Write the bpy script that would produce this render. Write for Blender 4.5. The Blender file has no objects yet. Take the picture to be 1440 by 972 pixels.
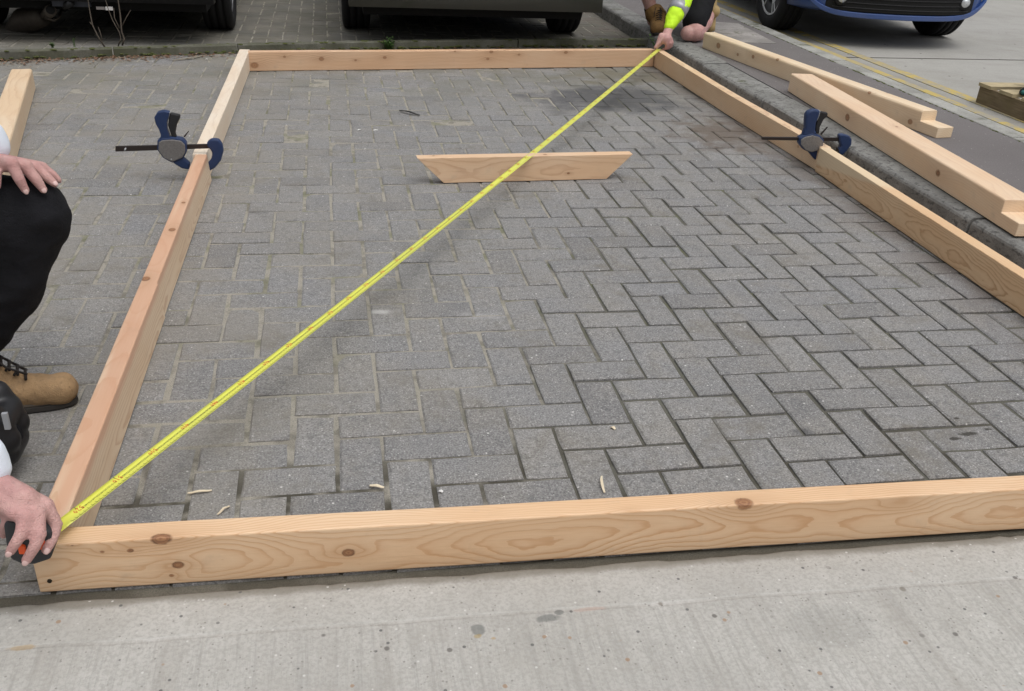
import bpy, bmesh, math, random
import numpy as np
from mathutils import Vector, Matrix, noise as mnoise
random.seed(7)
S = bpy.context.scene
COL = S.collection
PI = math.pi

# ------------------------------------------------------------------ camera
F = 1306.58; CAM = Vector((-0.4794, -1.7969, 1.1905))
ROT = (math.radians(62.0738), math.radians(-2.8538), math.radians(-10.1886))
cd = bpy.data.cameras.new("camera"); cam = bpy.data.objects.new("camera", cd); COL.objects.link(cam)
cam.location = CAM; cam.rotation_euler = ROT
cd.sensor_width = 36; cd.lens = F / 1440 * 36; cd.clip_start = 0.05; cd.clip_end = 500
S.camera = cam
# ------------------------------------------------------------------ light
SUN_EL = math.radians(68); SUN_AZ = math.radians(145)      # azimuth of the sun, clockwise from +y
w = bpy.data.worlds.new("World"); S.world = w; w.use_nodes = True
nt = w.node_tree; bg = nt.nodes["Background"]
sky = nt.nodes.new("ShaderNodeTexSky"); sky.sky_type = 'NISHITA'; sky.sun_disc = False
sky.sun_elevation = SUN_EL; sky.sun_rotation = SUN_AZ; sky.air_density = 1.0; sky.dust_density = 3.0; sky.ozone_density = 1.0
hs = nt.nodes.new("ShaderNodeHueSaturation"); hs.inputs['Saturation'].default_value = 0.12
nt.links.new(sky.outputs[0], hs.inputs['Color'])
tc = nt.nodes.new("ShaderNodeTexCoord"); sx = nt.nodes.new("ShaderNodeSeparateXYZ"); nt.links.new(tc.outputs['Generated'], sx.inputs[0])
mr = nt.nodes.new("ShaderNodeMapRange"); nt.links.new(sx.outputs[2], mr.inputs[0]); mr.inputs[3].default_value = .30; mr.inputs[4].default_value = 1.9
mx = nt.nodes.new("ShaderNodeVectorMath"); mx.operation = 'SCALE'; nt.links.new(hs.outputs[0], mx.inputs[0]); nt.links.new(mr.outputs[0], mx.inputs['Scale'])
nt.links.new(mx.outputs[0], bg.inputs['Color'])      # overcast: the zenith about three times as bright as the horizon
bg.inputs['Strength'].default_value = 0.15
sd = bpy.data.lights.new("sun", 'SUN'); sd.energy = 0.95; sd.angle = math.radians(60); sd.color = (1, 0.97, 0.93)
sun = bpy.data.objects.new("sun", sd); COL.objects.link(sun)
dirv = Vector((math.sin(SUN_AZ) * math.cos(SUN_EL), math.cos(SUN_AZ) * math.cos(SUN_EL), math.sin(SUN_EL)))
sun.rotation_euler = dirv.to_track_quat('Z', 'Y').to_euler(); sun.location = (0, 0, 8)
S.view_settings.view_transform = 'Standard'; S.view_settings.look = 'None'; S.view_settings.gamma = 1
S.view_settings.exposure = -0.33

# ------------------------------------------------------------------ pixel helpers (photo pixels -> places in the world)
from mathutils import Euler
RM = Euler(ROT).to_matrix()
def ray(u, v): return RM @ Vector(((u - 720) / F, -(v - 486) / F, -1.0))
def P(u, v, z=0.0):
    d = ray(u, v); return CAM + d * ((z - CAM.z) / d.z)
def PY(u, v, y):
    d = ray(u, v); return CAM + d * ((y - CAM.y) / d.y)
def PX(u, v, x):
    d = ray(u, v); return CAM + d * ((x - CAM.x) / d.x)
def proj(p):
    q = RM.transposed() @ (Vector(p) - CAM); return 720 + F * q.x / -q.z, 486 - F * q.y / -q.z

# ------------------------------------------------------------------ object helpers
def tag(o, label=None, cat=None, group=None, kind=None):
    if label: o['label'] = label
    if cat: o['category'] = cat
    if group: o['group'] = group
    if kind: o['kind'] = kind
    return o
def mesh_obj(name, verts, faces, mat, parent=None, smooth=False, mats=None, midx=None):
    me = bpy.data.meshes.new(name); me.from_pydata([tuple(v) for v in verts], [], faces); me.update()
    for m in (mats or [mat]): me.materials.append(m)
    if midx: me.polygons.foreach_set('material_index', midx)
    if smooth: me.polygons.foreach_set('use_smooth', [True] * len(me.polygons))
    o = bpy.data.objects.new(name, me); COL.objects.link(o)
    if parent: o.parent = parent
    return o
def bm_obj(name, bm, mat, parent=None, smooth=False):
    me = bpy.data.meshes.new(name); bm.to_mesh(me); bm.free(); me.materials.append(mat)
    if smooth: me.polygons.foreach_set('use_smooth', [True] * len(me.polygons))
    o = bpy.data.objects.new(name, me); COL.objects.link(o)
    if parent: o.parent = parent
    return o
def thing(name, loc, label, cat, group=None, rz=0):
    o = bpy.data.objects.new(name, None); COL.objects.link(o); o.location = loc; o.rotation_euler = (0, 0, rz)
    o.empty_display_size = 0.1
    return tag(o, label, cat, group)
def bevel(bm, w, seg=1, ang=30):
    ed = [e for e in bm.edges if len(e.link_faces) == 2 and e.calc_face_angle(0) > math.radians(ang)]
    if ed: bmesh.ops.bevel(bm, geom=ed, offset=w, segments=seg, profile=0.5, affect='EDGES', clamp_overlap=True)
def box_bm(bm, x0, x1, y0, y1, z0, z1, M=None):
    vs = [bm.verts.new(Vector(c)) for c in ((x0,y0,z0),(x1,y0,z0),(x1,y1,z0),(x0,y1,z0),(x0,y0,z1),(x1,y0,z1),(x1,y1,z1),(x0,y1,z1))]
    if M:
        for v in vs: v.co = M @ v.co
    for f in ((0,3,2,1),(4,5,6,7),(0,1,5,4),(1,2,6,5),(2,3,7,6),(3,0,4,7)): bm.faces.new([vs[i] for i in f])
    return vs
def box(name, x0, x1, y0, y1, z0, z1, mat, parent=None, bev=0.002, M=None, seg=1):
    bm = bmesh.new(); box_bm(bm, x0, x1, y0, y1, z0, z1, M)
    if bev: bevel(bm, bev, seg)
    o = bm_obj(name, bm, mat, parent)
    if seg > 2: o.data.polygons.foreach_set('use_smooth', [True] * len(o.data.polygons))
    return o
def tube_bm(bm, pts, rads, n=8, cap=True):
    pts = [Vector(p) for p in pts]
    if not hasattr(rads, '__len__'): rads = [rads] * len(pts)
    rings = []
    ref = Vector((0, 0, 1))
    for i, p in enumerate(pts):
        t = (pts[min(i+1, len(pts)-1)] - pts[max(i-1, 0)]).normalized()
        a = t.cross(ref)
        if a.length < 0.1: a = t.cross(Vector((1, 0, 0)))
        a.normalize(); b = t.cross(a)
        rings.append([bm.verts.new(p + (a * math.cos(k*2*PI/n) + b * math.sin(k*2*PI/n)) * rads[i]) for k in range(n)])
    for r, s in zip(rings, rings[1:]):
        for k in range(n): bm.faces.new((r[k], r[(k+1) % n], s[(k+1) % n], s[k]))
    if cap:
        bm.faces.new(rings[0][::-1]); bm.faces.new(rings[-1])
def tube(name, pts, rads, mat, parent=None, n=8):
    bm = bmesh.new(); tube_bm(bm, pts, rads, n); bmesh.ops.recalc_face_normals(bm, faces=bm.faces)
    return bm_obj(name, bm, mat, parent, smooth=True)
def extrude_poly(name, pts, thick, mat, parent=None, M=None, bev=0.002):
    """outline in local x-z, thickness along local y (centred)"""
    bm = bmesh.new()
    a = [bm.verts.new((p[0], -thick/2, p[1])) for p in pts]; b = [bm.verts.new((p[0], thick/2, p[1])) for p in pts]
    n = len(pts)
    bm.faces.new(a); bm.faces.new(b[::-1])
    for i in range(n): bm.faces.new((a[(i+1) % n], a[i], b[i], b[(i+1) % n]))
    bmesh.ops.recalc_face_normals(bm, faces=bm.faces)
    if bev: bevel(bm, bev, 2, 25)
    if M: bm.transform(M)
    return bm_obj(name, bm, mat, parent, smooth=False)
def capsule(bm, p, q, r1, r2, n=10):
    p, q = Vector(p), Vector(q); d = q - p; L = d.length
    if L < 1e-5: d = Vector((0, 0, 1)); L = 1e-5
    d.normalize(); pts = []; rs = []
    for k in range(5):
        a = PI/2 * k/5; pts.append(p - d * r1 * math.cos(a)); rs.append(max(r1 * math.sin(a), r1*0.05))
    pts.append(p); rs.append(r1); pts.append(q); rs.append(r2)
    for k in range(1, 6):
        a = PI/2 * k/5; pts.append(q + d * r2 * math.sin(a)); rs.append(max(r2 * math.cos(a), r2*0.05))
    tube_bm(bm, pts, rs, n)
def chain(bm, pts, rads, n=10):
    for i in range(len(pts) - 1): capsule(bm, pts[i], pts[i+1], rads[i], rads[i+1], n)
def blob(name, build, mat, voxel=0.006, smooth=4, parent=None, disp=None, clip=None):
    """overlapping capsules fused into one continuous skin"""
    bm = bmesh.new(); build(bm); bmesh.ops.recalc_face_normals(bm, faces=bm.faces)
    o = bm_obj(name, bm, mat, None)
    m = o.modifiers.new("r", 'REMESH'); m.mode = 'VOXEL'; m.voxel_size = voxel; m.use_smooth_shade = True
    s = o.modifiers.new("s", 'SMOOTH'); s.iterations = smooth; s.factor = 0.6
    dg = bpy.context.evaluated_depsgraph_get()
    me = bpy.data.meshes.new_from_object(o.evaluated_get(dg)); o.modifiers.clear(); old = o.data; o.data = me; bpy.data.meshes.remove(old)
    if not me.materials: me.materials.append(mat)
    if disp:
        n = len(me.vertices); co = np.empty(n*3, 'f'); me.vertices.foreach_get('co', co); co = co.reshape(-1, 3)
        no = np.array([v.normal[:] for v in me.vertices])
        am, sc = disp
        d = np.array([mnoise.noise(Vector(c) * sc) + 0.5 * mnoise.noise(Vector(c) * sc * 2.3) for c in co])
        co = co + no * (d * am)[:, None]; me.vertices.foreach_set('co', co.ravel()); me.update()
    me.polygons.foreach_set('use_smooth', [True] * len(me.polygons))
    if parent: o.parent = parent
    return o

# ------------------------------------------------------------------ material helpers
class N:
    def __init__(s, name, rough=0.8, metal=0.0, spec=0.3):
        s.m = bpy.data.materials.new(name); s.m.use_nodes = True; s.t = s.m.node_tree
        s.b = s.t.nodes['Principled BSDF']; s.b.inputs['Roughness'].default_value = rough
        s.b.inputs['Metallic'].default_value = metal; s.b.inputs['Specular IOR Level'].default_value = spec
        s._pos = None
    def node(s, k, **kw):
        n = s.t.nodes.new(k)
        for a, b in kw.items(): setattr(n, a, b)
        return n
    def L(s, a, b):
        if isinstance(a, (int, float)): b.default_value = a
        elif isinstance(a, (tuple, list)): b.default_value = a if len(a) == len(b.default_value) else (*a, 1)
        else: s.t.links.new(a, b)
    def pos(s):
        if not s._pos: s._pos = s.node('ShaderNodeNewGeometry').outputs['Position']
        return s._pos
    def obj(s): return s.node('ShaderNodeTexCoord').outputs['Object']
    def m2(s, op, a, b=0.0, c=None, clamp=False):
        n = s.node('ShaderNodeMath', operation=op, use_clamp=clamp); s.L(a, n.inputs[0]); s.L(b, n.inputs[1])
        if c is not None: s.L(c, n.inputs[2])
        return n.outputs[0]
    def vm(s, op, a, b):
        n = s.node('ShaderNodeVectorMath', operation=op); s.L(a, n.inputs[0]); s.L(b, n.inputs[1])
        return n.outputs['Value'] if op in ('LENGTH', 'DISTANCE', 'DOT_PRODUCT') else n.outputs[0]
    def sep(s, v):
        n = s.node('ShaderNodeSeparateXYZ'); s.L(v, n.inputs[0]); return n.outputs
    def comb(s, x, y, z):
        n = s.node('ShaderNodeCombineXYZ'); s.L(x, n.inputs[0]); s.L(y, n.inputs[1]); s.L(z, n.inputs[2]); return n.outputs[0]
    def noise(s, v, scale, detail=3, rough=0.55, dist=0.0, out='Fac'):
        n = s.node('ShaderNodeTexNoise'); s.L(v, n.inputs['Vector']); n.inputs['Scale'].default_value = scale
        n.inputs['Detail'].default_value = detail; n.inputs['Roughness'].default_value = rough; n.inputs['Distortion'].default_value = dist
        return n.outputs[out]
    def voro(s, v, scale, out='Distance', rnd=1.0):
        n = s.node('ShaderNodeTexVoronoi'); s.L(v, n.inputs['Vector']); n.inputs['Scale'].default_value = scale
        n.inputs['Randomness'].default_value = rnd; return n.outputs[out]
    def ramp(s, f, stops):
        n = s.node('ShaderNodeValToRGB'); s.L(f, n.inputs[0]); e = n.color_ramp.elements
        while len(e) < len(stops): e.new(0.5)
        for el, (p, c) in zip(e, stops):
            el.position = p; el.color = (c, c, c, 1) if isinstance(c, (int, float)) else (*c, 1)
        return n.outputs[0]
    def ss(s, f, a, b):
        n = s.node('ShaderNodeMapRange', interpolation_type='SMOOTHSTEP'); s.L(f, n.inputs[0])
        n.inputs[1].default_value = a; n.inputs[2].default_value = b; return n.outputs[0]
    def mix(s, f, a, b, mode='MIX'):
        n = s.node('ShaderNodeMix', data_type='RGBA', blend_type=mode); s.L(f, n.inputs[0]); s.L(a, n.inputs[6]); s.L(b, n.inputs[7]); return n.outputs[2]
    def bump(s, h, dist=0.001, st=1.0, prev=None):
        n = s.node('ShaderNodeBump'); s.L(h, n.inputs['Height']); n.inputs['Distance'].default_value = dist; n.inputs['Strength'].default_value = st
        if prev: s.t.links.new(prev, n.inputs['Normal'])
        s.t.links.new(n.outputs[0], s.b.inputs['Normal']); return n.outputs[0]
    def col(s, c): s.L(c, s.b.inputs['Base Color'])
    def rough(s, c): s.L(c, s.b.inputs['Roughness'])
    def spot(s, x, y, rx, ry, soft=0.5, nz=0.6, nscale=14, ang=0.0):
        """irregular stain mask round a place on the ground"""
        v = s.vm('SUBTRACT', s.pos(), (x, y, 0)); o = s.sep(v); ca, sa = math.cos(ang), math.sin(ang)
        a = s.m2('ADD', s.m2('MULTIPLY', o[0], ca), s.m2('MULTIPLY', o[1], sa)); b = s.m2('SUBTRACT', s.m2('MULTIPLY', o[1], ca), s.m2('MULTIPLY', o[0], sa))
        d = s.vm('LENGTH', s.comb(s.m2('DIVIDE', a, rx), s.m2('DIVIDE', b, ry), 0.0), (0, 0, 0))
        d = s.m2('ADD', d, s.m2('MULTIPLY', s.m2('SUBTRACT', s.noise(s.pos(), nscale, 4), 0.5), nz * 2))
        return s.ss(d, 1.0, 1.0 - soft)
def plain(name, c, rough=0.6, metal=0.0, spec=0.4, nscale=40, var=0.15, bmp=0.0005, coat=0.0):
    n = N(name, rough, metal, spec); f = n.noise(n.obj(), nscale, 4)
    n.col(n.mix(f, tuple(x * (1 - var) for x in c), tuple(min(1, x * (1 + var)) for x in c)))
    if bmp: n.bump(f, bmp)
    if coat: n.b.inputs['Coat Weight'].default_value = coat; n.b.inputs['Coat Roughness'].default_value = 0.08
    return n.m

def paver_mat(name, attr):
    n = N(name, 0.82, 0, 0.25); p = n.pos(); o = n.sep(p)
    r = n.node('ShaderNodeAttribute', attribute_name='rnd').outputs['Fac'] if attr else n.node('ShaderNodeObjectInfo').outputs['Random']
    base = n.ramp(r, [(0, (.175,.170,.167)), (.25, (.215,.213,.213)), (.55, (.25,.245,.240)), (.8, (.222,.222,.228)), (1, (.29,.28,.265))])
    big = n.noise(p, 1.7, 5, .6); base = n.mix(n.m2('MULTIPLY', n.ss(big, .35, .7), .6), base, (.265,.252,.235))
    base = n.mix(n.m2('MULTIPLY', n.ss(n.noise(p, 5, 6, .7), .42, .7), .6), base, (.285,.262,.228))
    base = n.mix(n.m2('MULTIPLY', n.ss(n.noise(p, 2.6, 7, .72, 1.0), .52, .66), .35), base, (.13,.128,.125))
    fine = n.noise(p, 240, 3, .7); base = n.mix(n.ss(fine, .36, .64), n.mix(.38, base, (0.045,0.045,0.05)), n.mix(.28, base, (.46,.455,.45)))
    mid = n.noise(p, 55, 5, .7); base = n.mix(n.m2('MULTIPLY', n.ss(mid, .5, .68), .5), base, (.12,.12,.125))
    # aggregate showing white and dark
    vr = n.sep(n.voro(p, 210, 'Color'))[0]; vd = n.voro(p, 210)
    wm = n.m2('MULTIPLY', n.ss(vr, .84, .9), n.ss(vd, .48, .22)); base = n.mix(n.m2('MULTIPLY', wm, .7), base, (.50,.49,.475))
    vr2 = n.sep(n.voro(p, 75, 'Color'))[1]; vd2 = n.voro(p, 75)
    wm2 = n.m2('MULTIPLY', n.ss(vr2, .968, .978), n.ss(vd2, .24, .14)); base = n.mix(wm2, base, (.62,.60,.58))
    dm = n.m2('MULTIPLY', n.ss(vr, .14, .06), n.ss(vd, .45, .3)); base = n.mix(n.m2('MULTIPLY', dm, .6), base, (.07,.07,.07))
    # grime and algae towards the back edging; far bay grime deepened for under-car shade
    al = n.m2('MULTIPLY', n.ss(o[1], 2.6, 4.2), n.ss(n.noise(p, 2.3, 6, .65), .38, .62)); base = n.mix(n.m2('MULTIPLY', al, .65), base, (.155,.15,.115))
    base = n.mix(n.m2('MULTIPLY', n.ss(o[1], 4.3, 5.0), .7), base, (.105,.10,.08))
    base = n.mix(n.m2('MULTIPLY', n.m2('MULTIPLY', n.ss(n.noise(p, 3.4, 7, .72), .50, .66), n.ss(n.noise(p, 17, 4, .7), .35, .6)), .5), base, (.16,.142,.112))
    lf = n.m2('MULTIPLY', n.ss(o[0], 0.2, -1.2), n.ss(n.noise(p, 3.1, 5, .6), .40, .66)); base = n.mix(n.m2('MULTIPLY', lf, .5), base, (.255,.232,.195))
    base = n.mix(n.m2('MULTIPLY', n.spot(1.05, 3.28, .62, .42, .7, .9, 5), .75), base, (.065,.065,.07))
    base = n.mix(n.m2('MULTIPLY', n.spot(1.42, 2.55, .30, .45, .8, 1.2, 9), .75), base, (.125,.095,.072))
    base = n.mix(n.m2('MULTIPLY', n.spot(1.30, 3.85, .5, .30, .8, 1.2, 7), .65), base, (.15,.135,.09))
    base = n.mix(n.m2('MULTIPLY', n.ss(o[0], 1.32, 1.66), n.m2('MULTIPLY', n.ss(n.noise(p, 6, 5), .35, .6), .6)), base, (.14,.115,.098))
    base = n.mix(n.m2('MULTIPLY', n.spot(-.37, .645, .05, .022, .9, .3, 30), .55), base, (.62,.61,.6))
    base = n.mix(n.m2('MULTIPLY', n.spot(-.085, .60, .10, .035, .9, .5, 20), .3), base, (.5,.49,.48))
    base = n.mix(n.m2('MULTIPLY', n.spot(.60, -.085, .04, .025, .7, .4, 20), .6), base, (.09,.09,.095))
    for (sx_, sy_, ra, rb) in ((1.01, -.135, .030, .010), (.965, -.15, .02, .008), (1.075, -.12, .014, .006), (1.02, -.07, .01, .006)): base = n.mix(n.m2('MULTIPLY', n.spot(sx_, sy_, ra, rb, .5, .7, 60), .85), base, (.04,.036,.03))
    n.col(base); n.bump(n.m2('ADD', fine, n.m2('MULTIPLY', vd, .7)), .0011, .8); return n.m
def timber_mat(name, light, dark, seed, knots=(), oy=0.0, oz=-0.07, freq=170, wav=0.05, red=0.0, contrast=1.0, sap=None, ks=1.0):
    """growth rings of a log cut by the sawn faces, pushed aside round knots; all in the timber's own coordinates"""
    n = N(name, 0.5, 0, 0.5); co = n.obj(); c = n.sep(co)
    sx = n.m2('MULTIPLY', c[0], 1.0)
    w1 = n.sep(n.noise(n.comb(n.m2('MULTIPLY', c[0], 1.3), 0.0, seed), 1.0, 2, .5, 0, 'Color'))
    w2 = n.sep(n.noise(n.comb(n.m2('MULTIPLY', c[0], 6.0), n.m2('MULTIPLY', c[1], 16.0), n.m2('MULTIPLY', c[2], 16.0)), 1.0, 3, .55, 0, 'Color'))
    y = n.m2('ADD', n.m2('SUBTRACT', c[1], oy), n.m2('ADD', n.m2('MULTIPLY', n.m2('SUBTRACT', w1[0], .5), wav * 2.4), n.m2('MULTIPLY', n.m2('SUBTRACT', w2[0], .5), .014)))
    z = n.m2('ADD', n.m2('SUBTRACT', c[2], oz), n.m2('ADD', n.m2('MULTIPLY', n.m2('SUBTRACT', w1[1], .5), wav * 2.4), n.m2('MULTIPLY', n.m2('SUBTRACT', w2[1], .5), .014)))
    r = n.vm('LENGTH', n.comb(y, z, 0.0), (0, 0, 0))
    km = 0.0; kd = None; halo = None
    for (kx, ky, kz, kr) in knots:
        v = n.vm('SUBTRACT', co, (kx, ky, kz))
        d = n.vm('LENGTH', n.vm('MULTIPLY', v, (.75, 1, 1)), (0, 0, 0)); d2 = n.vm('LENGTH', n.vm('MULTIPLY', v, (.38, 1, 1)), (0, 0, 0))
        g = n.m2('EXPONENT', n.m2('MULTIPLY', n.m2('POWER', n.m2('DIVIDE', d2, kr * 2.3), 2.0), -1.0))
        r = n.m2('ADD', r, n.m2('MULTIPLY', g, kr * 1.7))
        q = n.m2('DIVIDE', d, kr); kd = q if kd is None else n.m2('MINIMUM', kd, q)
        halo = g if halo is None else n.m2('MAXIMUM', halo, g)
    ph = n.m2('MULTIPLY', r, freq); fr = n.m2('FRACT', ph)
    fib = n.noise(n.vm('MULTIPLY', co, (9, 260, 260)), 1.0, 3, .6)
    fr = n.m2('ADD', fr, n.m2('MULTIPLY', n.m2('SUBTRACT', fib, .5), .12))
    g = n.ramp(fr, [(0, .15), (.3, .0), (.68, .30), (.90, 1.0), (.985, .8), (1, .15)])
    amp = n.m2('MULTIPLY', n.ss(n.noise(n.vm('MULTIPLY', co, (1.5, 9, 9)), 1.0, 2), .25, .75), .5 * contrast)
    f = n.m2('MULTIPLY', g, n.m2('ADD', amp, .35 * contrast))
    tone = n.noise(n.vm('MULTIPLY', co, (2.2, 7, 7)), 1.0, 4, .6)
    lt = n.mix(n.ss(tone, .3, .7), light, tuple(a * b for a, b in zip(light, (.95, .88, .81))))
    base = n.mix(f, lt, dark)
    base = n.mix(n.m2('MULTIPLY', n.ss(fib, .5, .8), .16), base, tuple(x * .55 for x in dark))
    if red: base = n.mix(n.m2('MULTIPLY', n.m2('MULTIPLY', n.ss(n.noise(n.vm('MULTIPLY', co, (1.2, 22, 4)), 1.0, 2), .34, .60), n.ss(n.m2('ADD', c[2], n.m2('MULTIPLY', w2[2], .02)), .085, .108)), red), base, (.62, .335, .21))
    if sap:
        x0, z0_, x1, z1_ = sap
        lim = n.m2('ADD', n.m2('MULTIPLY', n.m2('SUBTRACT', c[0], x0), (z1_ - z0_) / (x1 - x0)), z0_)
        lim = n.m2('ADD', lim, n.m2('MULTIPLY', n.m2('SUBTRACT', w2[2], .5), .012))
        base = n.mix(n.m2('MULTIPLY', n.ss(n.m2('SUBTRACT', c[2], lim), -.006, .010), .7), base, (.78,.64,.44))
    if kd is not None:
        base = n.mix(n.m2('MULTIPLY', halo, .38), base, tuple(x * .8 for x in dark))
        kn = n.m2('ADD', kd, n.m2('MULTIPLY', n.m2('SUBTRACT', n.noise(co, 160, 3), .5), .35))
        kc = n.mix(n.ss(n.m2('SINE', n.m2('MULTIPLY', kn, 13.0)), -.4, 1), (.36,.175,.08), (.25,.11,.05))
        kc = n.mix(n.m2('MULTIPLY', n.m2('MULTIPLY', n.ss(n.m2('ABSOLUTE', n.m2('SUBTRACT', kn, .9)), .26, .02), n.ss(n.noise(co, 55, 2), .35, .6)), .8 * ks), kc, (.09,.04,.018))
        base = n.mix(n.m2('MULTIPLY', n.ss(kn, 1.25, .85), .55 + .4 * ks), base, kc)
    grime = n.noise(co, 11, 5, .65); base = n.mix(n.m2('MULTIPLY', n.ss(grime, .58, .8), .22), base, (.30,.24,.19))
    n.col(base); n.bump(n.m2('ADD', n.m2('MULTIPLY', fib, .7), n.m2('MULTIPLY', g, -.35)), .0006, .8)
    n.rough(n.m2('ADD', n.m2('MULTIPLY', fib, .2), .36)); return n.m

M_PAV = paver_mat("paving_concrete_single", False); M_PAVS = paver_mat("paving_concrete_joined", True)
def bed_mat():
    n = N("joint_sand", 0.95, 0, .1); p = n.pos(); o = n.sep(p)
    k = n.m2('ADD', n.m2('MULTIPLY', n.ss(n.m2('SUBTRACT', o[0], n.m2('MULTIPLY', o[1], .30)), -.55, .35), .8), n.m2('MULTIPLY', n.m2('SUBTRACT', n.noise(p, 4.5, 5, .6), .5), 1.9))
    c = n.mix(n.ss(k, .2, .65), (.37,.345,.295), (.14,.136,.115))
    c = n.mix(n.m2('MULTIPLY', n.ss(n.noise(p, 13, 4, .7), .48, .62), .55), c, (.13,.12,.10))
    c = n.mix(n.m2('MULTIPLY', n.ss(o[1], .12, -.22), n.ss(n.noise(p, 8, 3), .38, .55)), c, (.085,.078,.062))
    c = n.mix(n.m2('MULTIPLY', n.ss(n.noise(p, 9, 4), .5, .65), n.m2('MULTIPLY', n.ss(o[1], -.3, 1.2), .55)), c, (.16,.17,.085))
    c = n.mix(n.m2('MULTIPLY', n.ss(o[1], -.36, -.44), .8), c, (.12,.108,.085))
    c = n.mix(n.ss(n.noise(p, 420, 3, .7), .45, .6), c, n.mix(.35, c, (.05,.048,.04)))
    n.col(c); n.bump(n.noise(p, 300, 4, .7), .002); return n.m
M_BED = bed_mat()
def apron_mat():
    n = N("brushed_concrete", 0.85, 0, .25); p = n.pos(); o = n.sep(p)
    gy = n.m2('SUBTRACT', o[1], n.m2('ADD', n.m2('MULTIPLY', o[0], -.030), -.602)); gy = n.m2('ADD', gy, n.m2('MULTIPLY', n.m2('SUBTRACT', n.noise(p, 3, 3), .5), .02))
    br = n.noise(n.vm('MULTIPLY', p, (95, 3.5, 1)), 1.0, 4, .65); br2 = n.noise(n.vm('MULTIPLY', p, (11, 1.6, 1)), 1.0, 4, .6)
    inm = n.ss(gy, .006, -.006)
    base = n.ramp(n.noise(p, 3.2, 6, .65), [(.25, (.39,.375,.345)), (.5, (.465,.450,.420)), (.78, (.535,.520,.492))])
    base = n.mix(n.m2('MULTIPLY', inm, n.m2('MULTIPLY', n.ss(br, .46, .66), .48)), base, (.31,.30,.28))
    base = n.mix(n.m2('MULTIPLY', inm, n.m2('MULTIPLY', n.ss(br2, .5, .72), .40)), base, (.34,.315,.28))
    base = n.mix(n.m2('MULTIPLY', n.ss(n.noise(p, 1.1, 4), .45, .75), .35), base, (.42,.415,.405))
    base = n.mix(n.m2('MULTIPLY', n.ss(n.noise(p, 150, 4, .75), .42, .62), .5), base, (.30,.29,.265))
    base = n.mix(n.m2('MULTIPLY', n.ss(n.noise(p, 38, 4, .7), .5, .7), .35), base, (.34,.325,.30))
    base = n.mix(n.m2('MULTIPLY', n.ss(n.noise(p, 9, 5, .7), .5, .7), .35), base, (.37,.35,.315))
    band = n.ss(n.m2('ABSOLUTE', gy), .007, .002); base = n.mix(n.m2('MULTIPLY', band, n.m2('ADD', n.m2('MULTIPLY', n.ss(n.noise(p, 7, 3), .4, .7), .25), .03)), base, (.70,.69,.67))
    ed = n.ss(n.m2('ADD', o[1], n.m2('ADD', n.m2('MULTIPLY', o[0], .021), n.m2('MULTIPLY', n.noise(p, 14, 4), .026))), -.505, -.485); base = n.mix(n.m2('MULTIPLY', ed, .7), base, (.17,.155,.125))
    for sc, lo, c, th in ((95, .966, (.10,.10,.10), .30), (48, .980, (.13,.12,.11), .24), (130, .965, (.60,.59,.565), .3), (170, .95, (.24,.23,.21), .34), (36, .985, (.22,.20,.17), .22), (70, .982, (.33,.22,.14), .3)):
        v = n.sep(n.voro(n.vm('ADD', p, (sc * .37, 0, 0)), sc, 'Color'))[0]; d = n.voro(n.vm('ADD', p, (sc * .37, 0, 0)), sc)
        base = n.mix(n.m2('MULTIPLY', n.m2('MULTIPLY', n.ss(v, lo, lo + .01), n.ss(d, th + .06, th - .08)), .8), base, c)
    for (u, v, rx, ry) in ((768, 871, .024, .011), (786, 862, .010, .007), (673, 887, .015, .015), (1170, 880, .09, .06)):
        q = P(u, v); base = n.mix(n.m2('MULTIPLY', n.spot(q.x, q.y, rx, ry, .35, .5, 45), .72 if rx < .05 else .16), base, (.17,.175,.165))
    for (u, v, rx, ry, c) in ((672, 896, .008, .006, (.36,.27,.11)), (694, 899, .006, .004, (.42,.29,.14)), (828, 858, .04, .006, (.47,.36,.31)), (35, 912, .03, .007, (.42,.30,.16))):
        q = P(u, v); base = n.mix(n.m2('MULTIPLY', n.spot(q.x, q.y, rx, ry, .5, .6, 60), .6), base, c)
    n.col(base)
    h = n.m2('ADD', n.m2('MULTIPLY', n.m2('MULTIPLY', br, inm), 2.0), n.m2('ADD', n.m2('MULTIPLY', n.noise(p, 220, 3, .7), .5), n.m2('MULTIPLY', band, -.8)))
    n.bump(h, .0016, .9); return n.m
M_APR = apron_mat()
def road_mat():
    n = N("road_concrete", .85, 0, .2); p = n.pos(); o = n.sep(p)
    base = n.ramp(n.noise(p, 1.3, 7, .68), [(.28, (.30,.29,.265)), (.5, (.375,.365,.34)), (.75, (.42,.41,.385))])
    base = n.mix(n.m2('MULTIPLY', n.ss(n.noise(p, 90, 4, .7), .4, .65), .25), base, (.22,.21,.19))
    base = n.mix(n.m2('MULTIPLY', n.ss(n.noise(n.vm('MULTIPLY', p, (1, 5, 1)), 2.5, 5), .5, .8), .35), base, (.27,.25,.225))
    base = n.mix(n.m2('MULTIPLY', n.ss(n.m2('SUBTRACT', o[0], n.m2('MULTIPLY', n.noise(p, 4, 3), .25)), 3.2, 2.85), .55), base, (.19,.175,.15))
    v = n.sep(n.voro(p, 22, 'Color'))[0]; d = n.voro(p, 22); base = n.mix(n.m2('MULTIPLY', n.ss(v, .97, .98), n.ss(d, .22, .14)), base, (.09,.085,.08))
    n.col(base); n.bump(n.noise(p, 160, 4, .7), .002); return n.m
M_ROAD = road_mat()
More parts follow.
